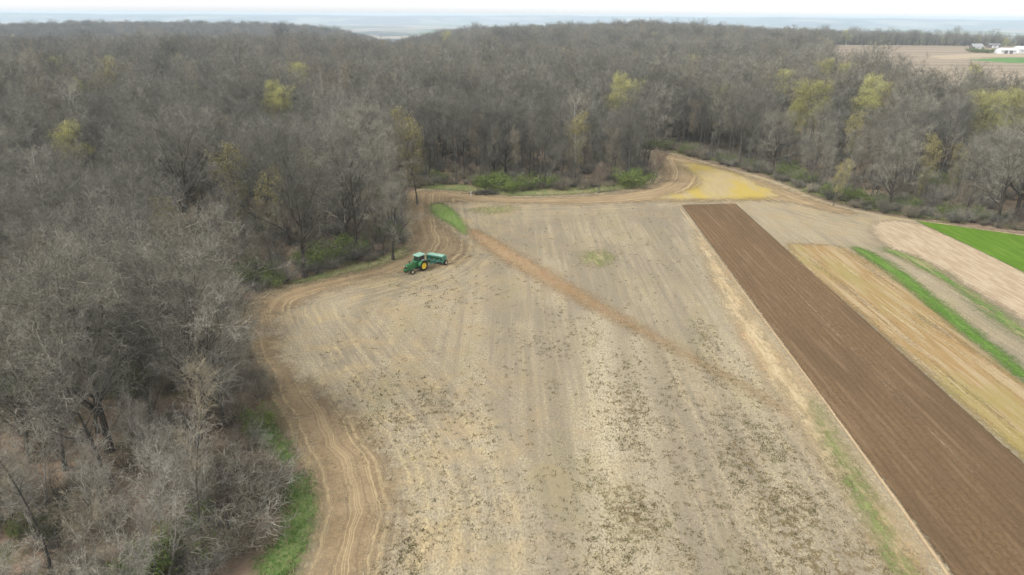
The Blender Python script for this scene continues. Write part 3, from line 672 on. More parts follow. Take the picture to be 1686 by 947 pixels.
for k_, px, py, lab, h in [
    ("broad1", 1106, 236, "dark bare tree at the gap where the track enters the wood", 14),
    ("broad0", 1272, 286, "dark low-forked bare tree on the edge behind the yellow patch", 15),
    ("broad2", 1462, 346, "many-stemmed bare tree on the edge above the grey stubble corner", 16),
    ("broad1", 1640, 372, "dark leaning bare tree behind the green field at the right border", 18)]:
    hero(k_, px, py, lab, h, top=False, clear=4)
hero("pink0", 1074, 300, "pinkish brown budding shrub-tree at the right tip of the north wood", 7.5, top=False, name="budding_tree", clear=2)
hero("pink0", 985, 318, "small rounded pale brown tree in front of the north wood", 6, top=False, name="budding_tree", clear=2)
hero("slender0", 786, 318, "thin pale sapling standing alone by the brush pile", 8, top=False, name="sapling", clear=2)
hero("slender0", 624, 424, "reddish slim tree nearest the tractor on the track side", 13, top=False, clear=1.5)
hero("slender1", 616, 418, "middle one of three slim reddish trees by the track behind the tractor", 14, top=False, clear=1.5)
hero("slender0", 632, 412, "rearmost of three slim reddish trees by the track behind the tractor", 14, top=False, clear=1.5)
hero("slender1", 452, 466, "dark straight slim tree at the wood corner where the track bends", 14, top=False, clear=2)

# bushes that have leafed out, along the edges
BUSHES = [(545, 430, "large fresh green bush at the wood edge left of the tractor", 4.2), (585, 420, "green bush right beside the largest bush left of the tractor", 3.6), (512, 442, "green bush just left of the largest bush by the track", 3.6),
          (420, 462, "dull green bush in the wood corner by the track bend", 4.0), (640, 395, "grey-green bush at the wood tip behind the tractor", 3.4), (452, 470, "small green bush at the foot of the dark slim tree", 2.4),
          (800, 312, "dark green bush beside the brush pile at the north wood", 4.2), (835, 316, "green bush right of the brush pile at the north wood", 4.0), (870, 312, "green bush in the middle of the north wood's front", 3.8), (905, 308, "yellowish green bush right of the middle of the north wood's front", 3.4),
          (725, 300, "small green bush left of the brush pile at the north wood", 3.2), (1035, 308, "large green bush at the right end of the north wood", 4.6), (1055, 302, "green bush touching the pinkish shrub-tree", 3.8),
          (1095, 246, "green bush at the gap where the track enters the wood", 3.6), (1135, 254, "green bush on the edge right of the track gap", 3.4), (1200, 270, "low green bush behind the top of the yellow patch", 3.2),
          (1240, 280, "green bush behind the middle of the yellow patch", 3.2), (1298, 292, "bright green bush at the bend behind the yellow patch", 4.0), (1322, 302, "green bush right of the bright one behind the yellow patch", 3.6),
          (1372, 326, "green bush left of the many-stemmed edge tree", 3.8), (1400, 332, "second green bush left of the many-stemmed edge tree", 3.4), (1436, 340, "bright green bush at the foot of the many-stemmed edge tree", 3.6),
          (1490, 346, "low green bush right of the many-stemmed edge tree", 3.4), (1560, 358, "low green bush behind the left part of the green field", 3.0), (1620, 364, "low green bush behind the right part of the green field", 3.0),
          (205, 645, "green bush among grey scrub in the near left wood", 3.4), (30, 660, "broad green bush at the far left of the near wood", 4.4), (320, 905, "olive green bush in the leaf litter of the near corner", 3.0), (240, 945, "olive green bush at the bottom border of the near corner", 2.8),
          (430, 705, "green bush on the wood edge above the near grass verge", 2.2), (90, 560, "dull green bush beneath bare crowns at the left border", 3.6), (255, 505, "dull green bush under the trees in the middle of the left wood", 3.6)]
for q, (px, py, lab, h) in enumerate(BUSHES):
    hero(f"bush{q % 3}", px, py, lab, h * 0.85, top=False, name="green_bush", cat="bush", wide=1.25, clear=0.5, group="fresh green bushes along the woods")
hero("thicket0", 400, 860, "dense dark brush thicket right at the grass verge in the near corner", 4.2, top=False, name="brush_thicket", cat="thicket", wide=1.5, clear=1)
hero("thicket1", 415, 815, "brown brush thicket above the dense one at the near verge", 4.0, top=False, name="brush_thicket", cat="thicket", wide=1.5, clear=1)
hero("thicket1", 375, 905, "brown brush thicket below the dense one at the near verge", 3.2, top=False, name="brush_thicket", cat="thicket", wide=1.4, clear=1)

# the rest of the woods
def scatter(s, rmin, rmax, seed):
    rg = np.random.default_rng(seed)
    X, Y = np.meshgrid(np.arange(-1500, 1500, s), np.arange(8, 2100, s))
    X = X + (np.arange(X.shape[0]) % 2)[:, None] * s / 2 + rg.uniform(-.36, .36, X.shape) * s; Y = Y + rg.uniform(-.36, .36, X.shape) * s
    X, Y = X.ravel(), Y.ravel(); r = np.hypot(X, Y)
    px = az_px(X, Y); k = (r >= rmin) & (r < rmax) & (px > -330 - 20000 / r) & (px < 2000 + 20000 / r)
    X, Y, r, px = X[k], Y[k], r[k], px[k]
    lim = np.where(px < 640, 2050, np.where(px < 1330, 1500, 1750))
    k = r < lim; X, Y = X[k], Y[k]
    k = (sdf(FIELD, X, Y) < -1.6) & (sdf(FARFIELD, X, Y) < -4) & ~((X > 135) & (Y < 130)); X, Y = X[k], Y[k]
    return np.stack([X, Y], 1)
pts = np.vstack([scatter(4.5, 28, 72, 1), scatter(5.7, 72, 270, 2), scatter(7.9, 270, 700, 3), scatter(10.0, 700, 1250, 4), scatter(13.0, 1250, 2100, 5)])
tk = np.array(taken)
d2 = ((pts[:, None, :] - tk[None, :, :2]) ** 2).sum(-1) if len(pts) < 60000 else None
ok = (d2 > tk[None, :, 2] ** 2).all(1); low = np.ones(len(pts))
tx, ty, td = proj(pts[:, 0], pts[:, 1], ground_z(pts[:, 0], pts[:, 1]) + 19)
for hx_, hy_, hh_, hr_ in fronts:        # glades in front of the trees that show whole crowns in the photograph
    zc = ground_z(hx_, hy_); a_, b_, dh = proj(np.array(hx_), np.array(hy_), np.array(zc + hh_ * 0.66))
    gap = dh - td
    m_ = (gap > 0) & (gap < 60) & (np.hypot(pts[:, 0], pts[:, 1]) > 90) & (np.abs(tx - a_) < (hr_ * 0.95 + 2.0) * FPX / dh) & (ty < b_)
    lim = (40 - (40 - (zc + hh_ * 0.58)) * td / np.maximum(dh, 1) - ground_z(pts[:, 0], pts[:, 1])) / 20.5    # height that leaves the crown in view
    low = np.where(m_, np.minimum(low, np.clip(lim, 0.42, 1.0)), low)
near = np.hypot(pts[:, 0], pts[:, 1]) < 66
e_ = -sdf(FIELD, pts[:, 0], pts[:, 1]); ok &= ~(near & (e_ < 5.5)); ok &= ~((pts[:, 1] < 120) & (pts[:, 0] < 0) & (e_ < 3.8))
for v_ in VERGES[:2]: ok &= sdf(smooth_poly(v_, 1), pts[:, 0], pts[:, 1]) < -2.5
pts = pts[ok]; low = low[ok]
r = np.hypot(pts[:, 0], pts[:, 1]); inside = -sdf(FIELD, pts[:, 0], pts[:, 1])
px_, py_, dep = proj(pts[:, 0], pts[:, 1], ground_z(pts[:, 0], pts[:, 1]) + 8)
seen = (px_ > -25) & (px_ < 1711) & (py_ > -10) & (py_ < 990)
order = np.argsort(np.where(seen, r, 1e9))
N_IND = 300 - sum(1 for o in S.objects if o.get("category") == "tree")
ind = order[:N_IND]; indset = np.zeros(len(pts), bool); indset[ind] = True
def pick(x, y, rr, ins):
    u = random.random()
    if rr > 110 and random.random() < 0.02: return 'sycamore0'
    left = x < -14 and y < 150
    if left and rr < 64: return random.choice(["scrub0", "scrub1", "scrub2", "scrub3", "scrub1", "scrub3", "slender0"])
    if left and rr < 100 + 60 * random.random(): return random.choice(["scrub0", "silver0", "silver0", "silver1", "silver2", "silver0", "brown0", "brown1", "broad0", "broad2"])
    if ins < 5 and u < 0.25: return random.choice(["slender0", "slender1", "scrub0"])
    if left and u < 0.35: return random.choice(["broad0", "broad1", "broad2"])
    if u < 0.12: return random.choice(["slender0", "slender1"])
    if u < 0.30: return random.choice(["brown0", "brown1"])
    if u < 0.42: return random.choice(["broad0", "broad1", "broad2", "silver0", "silver1"])
    if u < 0.43: return "olive0"
    return f"tall{random.randrange(5)}"
LOOK = {"silver": "round pale bare tree", "tall": "tall bare grey tree", "broad": "broad-crowned bare tree", "brown": "brownish bare tree", "slender": "slim bare pole tree", "scrub": "low many-stemmed bare sapling", "olive": "faintly budding olive tree", "budding": "budding yellow tree", "sycamore": "pale-limbed bare tree"}
SEGS = [(0, 3.6, "the view's bottom", "the grass verge top"), (3.6, 7.5, "the verge upward", "the wood's inner bend"), (7.5, 12.2, "the track bend rightward", "the tractor leftward"),
        (12.2, 15.6, "the tractor upward", "the green patch"), (15.6, 18.3, "the green patch rightward", "the brush pile leftward"), (18.3, 22.2, "the brush pile rightward", "the track gap leftward"),
        (22.2, 25.3, "the track gap rightward", "the yellow patch's end"), (25.3, 27.2, "behind the yellow patch rightward", "the green field leftward"), (27.2, 30.1, "the green field's tip rightward", "the right border")]
ORD = "first second third fourth fifth sixth seventh eighth ninth tenth eleventh twelfth thirteenth fourteenth".split()
def edge_t(x, y):
    best, bt = 1e18, 0
    for q in range(len(edge_w) - 1):
        a, b = edge_w[q], edge_w[q + 1]; e = b - a; t = np.clip(((np.array([x, y]) - a) @ e) / (e @ e), 0, 1)
        dd = ((np.array([x, y]) - a - t * e) ** 2).sum()
        if dd < best: best, bt = dd, q + t
    return bt
def region(x, y, rr):
    if x < -12 and y < 66: return "near corner scrub"
    if x < -12 and y < 100: return "near left wood"
    if x < -22 and y < 155: return "left wood behind the track"
    if x < 30: return "north wood"
    return "east wood" if x > 60 or y < 200 else "wood at the track gap"
rows_ = [[] for _ in SEGS]; inner = []
for q in ind:
    x, y = pts[q]; kn = pick(x, y, r[q], inside[q]); base = kn.rstrip("0123456789")
    h = KINDS[kn]["h"] * random.uniform(0.82, 1.12) * low[q]
    name = {"scrub": "sapling", "olive": "budding_tree"}.get(base, "bare_tree")
    o = plant(kn, x, y, h, None, name, None, "tree", None, random.uniform(0.9, 1.1))
    t = edge_t(x, y)
    sg = next((i for i, s_ in enumerate(SEGS) if s_[0] <= t < s_[1]), None)
    if inside[q] < 6.0 and sg is not None and t > 0.3: rows_[sg].append((t, base, o))
    else: inner.append((base, region(x, y, r[q]), o, inside[q]))
for (a, b, l0, l1), lst in zip(SEGS, rows_):
    lst.sort(key=lambda v: v[0]); n = len(lst)
    for q, (t, base, o) in enumerate(lst):
        fwd = q < (n + 1) // 2
        k = q if fwd else n - 1 - q
        o["label"] = f"{LOOK[base]} on the edge, {ORD[min(k, 13)]} one from {l0 if fwd else l1}"
        o["group"] = "trees along the wood edge"
for base, reg, o, ins in inner:
    depth = "behind the edge row" if ins < 14 else "well inside the wood"
    o["label"] = f"{LOOK[base]} {depth} of the {reg}" if reg != "near corner scrub" else f"{LOOK[base]} over leaf litter in the {reg}, {'behind the edge row' if ins < 14 else 'away from the edge'}"
    o["group"] = f"{LOOK[base]}s {depth}, {reg}"

def scatter_object(name, P3, rot, scl, idx, kinds):
    """one object whose points each carry one of the kinds"""
    lib = bpy.data.collections.new(name + " kinds")
    for q, kn in enumerate(kinds):
        K = KINDS[kn]; T, C = K["geo"]
        G = Geo()
        for V, f, m in [(np.concatenate(T.v), (T.t, T.q), 0)]: pass
        nt_ = sum(len(v) for v in T.v)
        G.v = T.v + C.v; G.t = T.t + [a + nt_ for a in C.t]; G.q = T.q + [a + nt_ for a in C.q]
        G.tm = [np.zeros(len(a), int) for a in T.t] + [m + 1 for m in C.tm]; G.qm = [np.zeros(len(a), int) for a in T.q] + [m + 1 for m in C.qm]
        lib.objects.link(bpy.data.objects.new(f"{q:02d} {kn}", G.mesh(kn + " whole", K["mats"])))
    me = bpy.data.meshes.new(name); me.vertices.add(len(P3)); me.vertices.foreach_set("co", np.asarray(P3, np.float32).ravel())
    add_attr(me, "turn", rot, 'FLOAT_VECTOR'); add_attr(me, "size", scl, 'FLOAT_VECTOR'); add_attr(me, "pick", idx, 'INT')
    ng = bpy.data.node_groups.new(name, 'GeometryNodeTree')
    ng.interface.new_socket("Geometry", in_out='INPUT', socket_type='NodeSocketGeometry'); ng.interface.new_socket("Geometry", in_out='OUTPUT', socket_type='NodeSocketGeometry')
    N, L = ng.nodes, ng.links
    gi, go = N.new("NodeGroupInput"), N.new("NodeGroupOutput"); ip = N.new("GeometryNodeInstanceOnPoints"); ci = N.new("GeometryNodeCollectionInfo")
    ci.inputs["Collection"].default_value = lib; ci.inputs["Separate Children"].default_value = True; ci.inputs["Reset Children"].default_value = True
    ip.inputs["Pick Instance"].default_value = True
    def na(nm, t):
        k = N.new("GeometryNodeInputNamedAttribute"); k.data_type = t; k.inputs["Name"].default_value = nm; return k.outputs["Attribute"]
    L.new(gi.outputs[0], ip.inputs["Points"]); L.new(ci.outputs[0], ip.inputs["Instance"]); L.new(na("pick", 'INT'), ip.inputs["Instance Index"])
    L.new(na("turn", 'FLOAT_VECTOR'), ip.inputs["Rotation"]); L.new(na("size", 'FLOAT_VECTOR'), ip.inputs["Scale"]); L.new(ip.outputs[0], go.inputs[0])
    o = link(name, me); md = o.modifiers.new("scatter", 'NODES'); md.node_group = ng
    return o
rest = pts[~indset]; n = len(rest); rg = np.random.default_rng(5)
rx = np.hypot(rest[:, 0], rest[:, 1])
near_k = ["tall0", "tall1", "tall2", "tall3", "brown0", "brown1", "broad0", "slender0"]
far_k = ["far_tall0", "far_tall1", "far_tall2", "far_tall3", "far_wide0", "far_wide1", "far_budding", "far_olive"]
near_k[6] = "silver0"; near_k[7] = "sycamore0"; allk = near_k + far_k
isnear = rx < 230
patch = noise2(rest[:, 0], rest[:, 1], 40, 2.0)
idx = np.where(isnear, rg.choice(8, n, p=[.16, .16, .15, .14, .1, .08, .17, .04]), 8 + rg.choice(8, n, p=[.165, .165, .165, .165, .16, .16, .006, .014]))
sc = rg.uniform(0.72, 1.15, n) * (1 + 0.12 * patch) * np.where(rg.random(n) < 0.06, 1.22, 1.0) * low[~indset]
sc = np.where((rx < 70) & (rest[:, 0] < 0), sc * 0.55, sc)
wide = rg.uniform(0.9, 1.15, n) * np.where(rx > 1250, 1.45, np.where(rx > 700, 1.2, 1.0))
rpx = az_px(rest[:, 0], rest[:, 1]); edgeb = (rpx > 1330) & (rx > 700)
idx = np.where(edgeb, rg.choice([12, 13, 12, 13, 9, 14], n), idx); wide = np.where(edgeb, 1.25, wide); sc = np.where(edgeb, sc * 0.95, sc)
z = ground_z(rest[:, 0], rest[:, 1])
woods = scatter_object("woods", np.stack([rest[:, 0], rest[:, 1], z - 0.1], 1), np.stack([rg.normal(0, .03, n), rg.normal(0, .03, n), rg.uniform(0, 6.28, n)], 1),
                       np.stack([sc * wide, sc * wide, sc], 1), idx, allk)
tag(woods, "bare grey-brown woods reaching back to the skyline", "woods", None, "stuff")

# undergrowth: brush on the floor of the near woods
def floor_points(s, seed, cond):
    rg = np.random.default_rng(seed)
    X, Y = np.meshgrid(np.arange(-120, 190, s), np.arange(24, 300, s)); X = (X + rg.uniform(-.5, .5, X.shape) * s).ravel(); Y = (Y + rg.uniform(-.5, .5, Y.shape) * s).ravel()
    e = -sdf(FIELD, X, Y); px, py, _ = proj(X, Y, np.zeros_like(X)); k = (e > 0.8) & (px > -80) & (px < 1770) & cond(X, Y, e, rg)
    return np.stack([X[k], Y[k]], 1)
u = np.vstack([floor_points(2.0, 1, lambda X, Y, e, g: (e < 9) & (g.random(len(X)) < np.where((X < 0) & (Y < 66), np.where(e < 3.5, 0.0, 0.45), 0.6))), floor_points(2.6, 2, lambda X, Y, e, g: (e >= 9) & (e < 60) & (g.random(len(X)) < np.where((X < -12) & (Y < 70), 0.40, 0.55)))])
n = len(u); rg = np.random.default_rng(8)
gsel = noise2(u[:, 0], u[:, 1], 9, 4.0)
idx = np.where(gsel > 0.75, rg.integers(2, 5, n), rg.integers(0, 2, n)); s_ = rg.uniform(0.45, 1.2, n)
tag(scatter_object("undergrowth", np.stack([u[:, 0], u[:, 1], ground_z(u[:, 0], u[:, 1])], 1), np.stack([0 * s_, 0 * s_, rg.uniform(0, 6.28, n)], 1), np.stack([s_ * 1.2, s_ * 1.2, s_], 1), idx,
                   ["thicket0", "thicket1", "bush0", "bush1", "bush2"]), "low brown brush and leafing shrubs on the woodland floor", "undergrowth", None, "stuff")

# ------------------------------------------------------------------ tractor and seed drill
def paint(name, col, rough=0.35, spec=0.5, dirt=0.25, metal=0.0):
    t = NT(name); t.b.inputs["Roughness"].default_value = rough; t.b.inputs["Specular IOR Level"].default_value = spec; t.b.inputs["Metallic"].default_value = metal
    n = t.noise(t.coord(), 3.5, 5, 0.7)
    return t.out(t.mix(t.math('MULTIPLY', t.rng(n, 0.45, 0.75), dirt), col, (0.30, 0.24, 0.17)))
GREEN = paint("green tractor paint", (0.025, 0.16, 0.05), 0.3)
DRILLG = paint("weathered green drill paint", (0.055, 0.22, 0.155), 0.45, dirt=0.25)
LIDG = paint("faded green lid paint", (0.26, 0.47, 0.36), 0.4, dirt=0.2)
YELLOW = paint("yellow rim paint", (0.75, 0.54, 0.02), 0.4, dirt=0.1)
CREAM = paint("cream rim paint", (0.62, 0.55, 0.35), 0.5, dirt=0.2)
RUBBER = paint("tyre rubber", (0.022, 0.021, 0.02), 0.85, 0.2, dirt=0.15)
STEEL = paint("worn steel", (0.16, 0.155, 0.15), 0.5, dirt=0.2)
BLACK = paint("black plastic", (0.02, 0.02, 0.02), 0.5, dirt=0.15)
SEATM = paint("dark seat vinyl", (0.05, 0.04, 0.035), 0.6, dirt=0.0)
GREYP = paint("light grey metal", (0.45, 0.45, 0.46), 0.4, dirt=0.15)
LAMP = paint("lamp glass", (0.75, 0.73, 0.65), 0.15, dirt=0.0)
gl = NT("tinted cab glass"); gl.b.inputs["Roughness"].default_value = 0.06; gl.b.inputs["Specular IOR Level"].default_value = 0.6; gl.b.inputs["Alpha"].default_value = 0.62
GLASS = gl.out((0.03, 0.045, 0.045))

class BM:
    def __init__(s): s.b = bmesh.new()
    def box(s, c, d, bev=0.0, rot=None, taper=None):
        vs = []
        for sx in (-1, 1):
            for sy in (-1, 1):
                for sz in (-1, 1):
                    k = 1.0 if (taper is None or sz < 0) else taper
                    vs.append(s.b.verts.new((sx * d[0] / 2 * k, sy * d[1] / 2 * k, sz * d[2] / 2)))
        f = [(0, 1, 3, 2), (4, 6, 7, 5), (0, 4, 5, 1), (2, 3, 7, 6), (0, 2, 6, 4), (1, 5, 7, 3)]
        fs = [s.b.faces.new([vs[i] for i in q]) for q in f]
        if rot is not None: bmesh.ops.rotate(s.b, verts=vs, cent=(0, 0, 0), matrix=rot)
        bmesh.ops.translate(s.b, verts=vs, vec=c)
        if bev: bmesh.ops.bevel(s.b, geom=list({e for q in fs for e in q.edges}), offset=bev, segments=2, affect='EDGES', profile=0.6)
        return s
    def prism(s, prof, y0, y1, bev=0.0):
        """profile in x,z swept along y"""
        a = [s.b.verts.new((x, y0, z)) for x, z in prof]; b = [s.b.verts.new((x, y1, z)) for x, z in prof]
        fs = [s.b.faces.new(a[::-1]), s.b.faces.new(b)]; n = len(prof)
        for i in range(n): fs.append(s.b.faces.new((a[i], a[(i + 1) % n], b[(i + 1) % n], b[i])))
        if bev: bmesh.ops.bevel(s.b, geom=list({e for q in fs for e in q.edges}), offset=bev, segments=2, affect='EDGES', profile=0.6)
        return s
    def rod(s, p, q, r, n=10, r2=None):
        p, q = Vector(p), Vector(q); d = (q - p)
        g = bmesh.ops.create_cone(s.b, cap_ends=True, segments=n, radius1=r, radius2=r if r2 is None else r2, depth=d.length)
        m = Matrix.Translation((p + q) / 2) @ d.to_track_quat('Z', 'Y').to_matrix().to_4x4()
        bmesh.ops.transform(s.b, matrix=m, verts=g["verts"]); return s
    def lathe(s, prof, c, n=32):
        """(radius, y) profile turned about an axle along y through c"""
        rings = []
        for r, y in prof:
            rings.append([s.b.verts.new((c[0] + r * math.cos(6.28319 * i / n), c[1] + y, c[2] + r * math.sin(6.28319 * i / n))) for i in range(n)])
        for a, b in zip(rings, rings[1:]):
            for i in range(n): s.b.faces.new((a[i], a[(i + 1) % n], b[(i + 1) % n], b[i]))
        return s
    def build(s, name, mat, parent=None, smooth=False):
        bmesh.ops.recalc_face_normals(s.b, faces=s.b.faces)
        me = bpy.data.meshes.new(name); s.b.to_mesh(me); s.b.free(); me.materials.append(mat)
        if smooth: me.polygons.foreach_set("use_smooth", [True] * len(me.polygons))
        return link(name, me, parent)

def wheel(parent, name, x, y, R, wid, rim_r, rim_mat, side, lugs=0):
    t = BM()
    h = wid / 2
    t.lathe([(rim_r, -h * .8), (R * .82, -h), (R * .96, -h * .92), (R, -h * .6), (R, h * .6), (R * .96, h * .92), (R * .82, h), (rim_r, h * .8), (rim_r, -h * .8)], (0, 0, 0), 36)
    for i in range(lugs):
        a = 6.28319 * i / lugs
        for sy in (-1, 1):
            rot = Matrix.Rotation(-a - (0 if sy < 0 else 3.14159 / lugs), 3, 'Y') @ Matrix.Rotation(sy * 0.7, 3, 'X')
            c = Matrix.Rotation(-a - (0 if sy < 0 else 3.14159 / lugs), 3, 'Y') @ Vector((R * 1.0, sy * h * .48, 0))
            t.box(c, (0.06, wid * .55, 0.055), 0, rot)
    o = empty(name, (x, y, R)); o.parent = parent
    t.build("tyre", RUBBER, o)
    r = BM(); s = side
    r.lathe([(rim_r * 1.01, s * h * .82), (rim_r * .93, s * h * .82), (rim_r * .86, s * h * .35), (rim_r * .45, s * h * .2), (rim_r * .30, s * h * .55), (rim_r * .26, s * h * .75), (0.01, s * h * .75)], (0, 0, 0), 28)
    r.lathe([(rim_r * 1.0, -s * h * .82), (rim_r * .9, -s * h * .5), (rim_r * .4, -s * h * .1), (0.01, -s * h * .1)], (0, 0, 0), 28)
    for i in range(8):
        a = 6.28319 * i / 8; r.rod((rim_r * .36 * math.cos(a), s * h * .3, rim_r * .36 * math.sin(a)), (rim_r * .36 * math.cos(a), s * h * .5, rim_r * .36 * math.sin(a)), 0.02, 6)
    r.build("rim", rim_mat, o, True)
    return o
HEAD = Vector((-0.62, -0.785)).normalized()
front = Vector(P(674, 450.2)); TR_POS = front - HEAD * 2.45
tr = empty("tractor", (TR_POS.x, TR_POS.y, 0.02), math.atan2(HEAD.y, HEAD.x))
tag(tr, "green farm tractor with cab and yellow wheels pulling a seed drill", "tractor")
# x forward, y to the driver's left, rear axle at x=0
for sy in (1, -1):
    wheel(tr, "rear_wheel", 0, sy * 0.88, 0.86, 0.46, 0.52, YELLOW, sy, 20)
    wheel(tr, "front_wheel", 2.5, sy * 0.80, 0.42, 0.26, 0.23, CREAM, sy, 0)
BM().prism([(0.55, 1.02), (3.15, 0.98), (3.22, 1.25), (3.18, 1.52), (3.0, 1.60), (0.55, 1.74)], -0.34, 0.34, 0.05).build("hood", GREEN, tr)
BM().box((3.215, 0, 1.22), (0.07, 0.56, 0.48), 0.02).build("grille", BLACK, tr)
for sy in (1, -1): BM().rod((3.24, sy * 0.2, 1.42), (3.275, sy * 0.2, 1.42), 0.08, 14).build("headlight", LAMP, tr)
b = BM(); b.box((1.6, 0, 0.80), (3.0, 0.46, 0.42), 0.04); b.box((0.15, 0, 0.86), (0.9, 0.6, 0.55), 0.05); b.box((3.25, 0, 0.80), (0.36, 0.5, 0.36), 0.03); b.build("chassis", GREEN, tr)
b = BM(); b.rod((0, -0.9, 0.86), (0, 0.9, 0.86), 0.11, 14); b.build("rear_axle", GREEN, tr)
b = BM(); b.box((2.5, 0, 0.55), (0.18, 1.25, 0.16), 0.02); b.rod((2.5, -0.82, 0.42), (2.5, 0.82, 0.42), 0.05); b.rod((2.5, 0.6, 0.6), (2.5, 0.62, 0.36), 0.06); b.rod((2.5, -0.6, 0.6), (2.5, -0.62, 0.36), 0.06); b.rod((2.2, -0.6, 0.5), (2.2, 0.6, 0.5), 0.025); b.build("front_axle", GREEN, tr)
for sy in (1, -1):
    b = BM(); a0, a1, n = math.radians(12), math.radians(158), 12
    outer = [(1.0 * math.cos(a0 + (a1 - a0) * i / n), 0.86 + 1.0 * math.sin(a0 + (a1 - a0) * i / n)) for i in range(n + 1)]
    inner = [(0.95 / 1.0 * x, 0.86 + (z - 0.86) * 0.95) for x, z in outer]
    b.prism(outer + inner[::-1], sy * 0.58 if sy > 0 else -1.12, 1.12 if sy > 0 else -0.58); b.build("fender", GREEN, tr)
    BM().box((0.1, sy * 0.93, 1.905), (0.55, 0.30, 0.05), 0.02).build("fender_sky_sheen", GREYP, tr)  # sky sheen on the fender top, put in as a light grey bar
# cab: posts, roof, glass, seat inside
cab = empty("cab", (0, 0, 0)); cab.parent = tr
b = BM()
for x in (-0.62, 0.72):
    for sy in (1, -1):
        b.rod((x, sy * 0.56, 1.32), (x * 0.94, sy * 0.58, 2.58), 0.05, 8)
b.box((0.05, 0, 1.33), (1.5, 1.12, 0.14), 0.03); b.build("cab_frame", GREEN, cab)
b = BM(); b.box((0.03, 0, 2.66), (1.72, 1.42, 0.22), 0.07, None, 0.9); b.build("cab_roof", LIDG, cab)
b = BM(); b.box((0.74, 0, 1.98), (0.015, 1.02, 1.1)); b.box((-0.64, 0, 2.05), (0.015, 1.02, 0.95)); b.box((0.05, 0.575, 1.98), (1.22, 0.015, 1.1)); b.box((0.05, -0.575, 1.98), (1.22, 0.015, 1.1)); b.build("cab_glass", GLASS, cab)
b = BM(); b.box((-0.25, 0, 1.62), (0.5, 0.5, 0.16), 0.05); b.box((-0.48, 0, 1.95), (0.14, 0.5, 0.6), 0.05); b.build("seat", SEATM, cab)
b = BM(); b.lathe([(0.2, -0.015), (0.215, 0), (0.2, 0.015), (0.185, 0), (0.2, -0.015)], (0, 0, 0), 20); st = b.build("steering_wheel", BLACK, cab); st.location = (0.38, 0, 1.95); st.rotation_euler = (1.1, 0, 1.57)
b = BM(); b.rod((1.75, 0.16, 1.6), (1.75, 0.16, 2.55), 0.045, 10); b.rod((1.75, 0.16, 1.68), (1.75, 0.16, 2.1), 0.085, 12); b.build("exhaust_pipe", STEEL, tr, True)
b = BM(); b.rod((2.25, -0.12, 1.58), (2.25, -0.12, 1.95), 0.06, 10); b.rod((2.25, -0.12, 1.93), (2.25, -0.12, 2.05), 0.12, 14); b.build("air_intake", BLACK, tr, True)
b = BM(); b.box((0.55, 0.70, 0.55), (0.4, 0.3, 0.04)); b.box((0.62, 0.70, 0.92), (0.35, 0.3, 0.04)); b.rod((0.4, 0.82, 0.55), (0.5, 0.82, 1.3), 0.02); b.rod((0.74, 0.82, 0.55), (0.74, 0.82, 1.3), 0.02); b.build("step", BLACK, tr)
b = BM(); b.box((0.7, 0.75, 2.45), (0.05, 0.28, 0.04)); b.box((0.72, 0.93, 2.35), (0.04, 0.16, 0.3), 0.015); b.build("mirror", BLACK, tr)
b = BM(); b.box((-0.75, 0, 0.55), (0.7, 0.12, 0.06)); b.rod((-0.2, 0.35, 0.6), (-0.95, 0.42, 0.6), 0.035); b.rod((-0.2, -0.35, 0.6), (-0.95, -0.42, 0.6), 0.035); b.build("drawbar", BLACK, tr)

DHEAD = Vector((-0.42, -0.907)).normalized()
DL = Vector((-DHEAD.y, DHEAD.x))      # to the drill's left, which is the picture's right
dc = Vector(P(733, 437)) - DL * 1.75
dr = empty("seed_drill", (dc.x, dc.y, 0.02), math.atan2(DHEAD.y, DHEAD.x))
tag(dr, "weathered green seed drill with long grain box hitched behind the tractor", "seed drill")
b = BM(); b.prism([(0.30, 1.12), (0.55, 1.50), (0.50, 1.62), (-0.50, 1.62), (-0.55, 1.50), (-0.25, 1.12)], -1.52, 1.52, 0.02); b.build("grain_box", DRILLG, dr)
for q in range(2):
    b = BM(); b.box((0, -0.765 + 1.53 * q, 1.665), (1.12, 1.50, 0.08), 0.025); lid = b.build("lid", LIDG, dr)
    h = BM(); h.rod((0.575, -0.9 + 1.53 * q, 1.69), (0.575, -0.62 + 1.53 * q, 1.69), 0.02, 6); h.build("handle", STEEL, lid)
for sy in (1, -1):
    b = BM(); b.prism([(0.62, 0.55), (0.66, 1.5), (0.5, 1.72), (-0.55, 1.72), (-0.85, 1.2), (-0.8, 0.5), (-0.2, 0.38), (0.3, 0.38)], sy * 1.53 if sy > 0 else -1.58, 1.58 if sy > 0 else -1.53, 0.01); b.build("end_panel", DRILLG, dr)
    wheel(dr, "transport_wheel", -0.25, sy * 1.76, 0.44, 0.22, 0.26, CREAM, sy, 0)
b = BM(); b.box((0.45, 0, 0.72), (0.14, 3.05, 0.16), 0.02); b.box((-0.55, 0, 0.74), (0.12, 3.05, 0.14), 0.02)
for y in (-1.2, -0.4, 0.4, 1.2): b.box((-0.05, y, 0.73), (1.0, 0.09, 0.1))
b.build("frame", DRILLG, dr)
for y in (-1.0, 0.0, 1.0):
    b = BM(); b.box((0.5, y, 0.98), (0.16, 0.34, 0.2), 0.02); b.build("drive_box", DRILLG, dr)
b = BM()
for i in range(18):
    y = -1.44 + i * 0.169
    b.rod((0.1, y, 0.95), (0.0 if i % 2 else -0.22, y, 0.35), 0.028, 6)
b.build("seed_tubes", BLACK, dr)
b = BM()
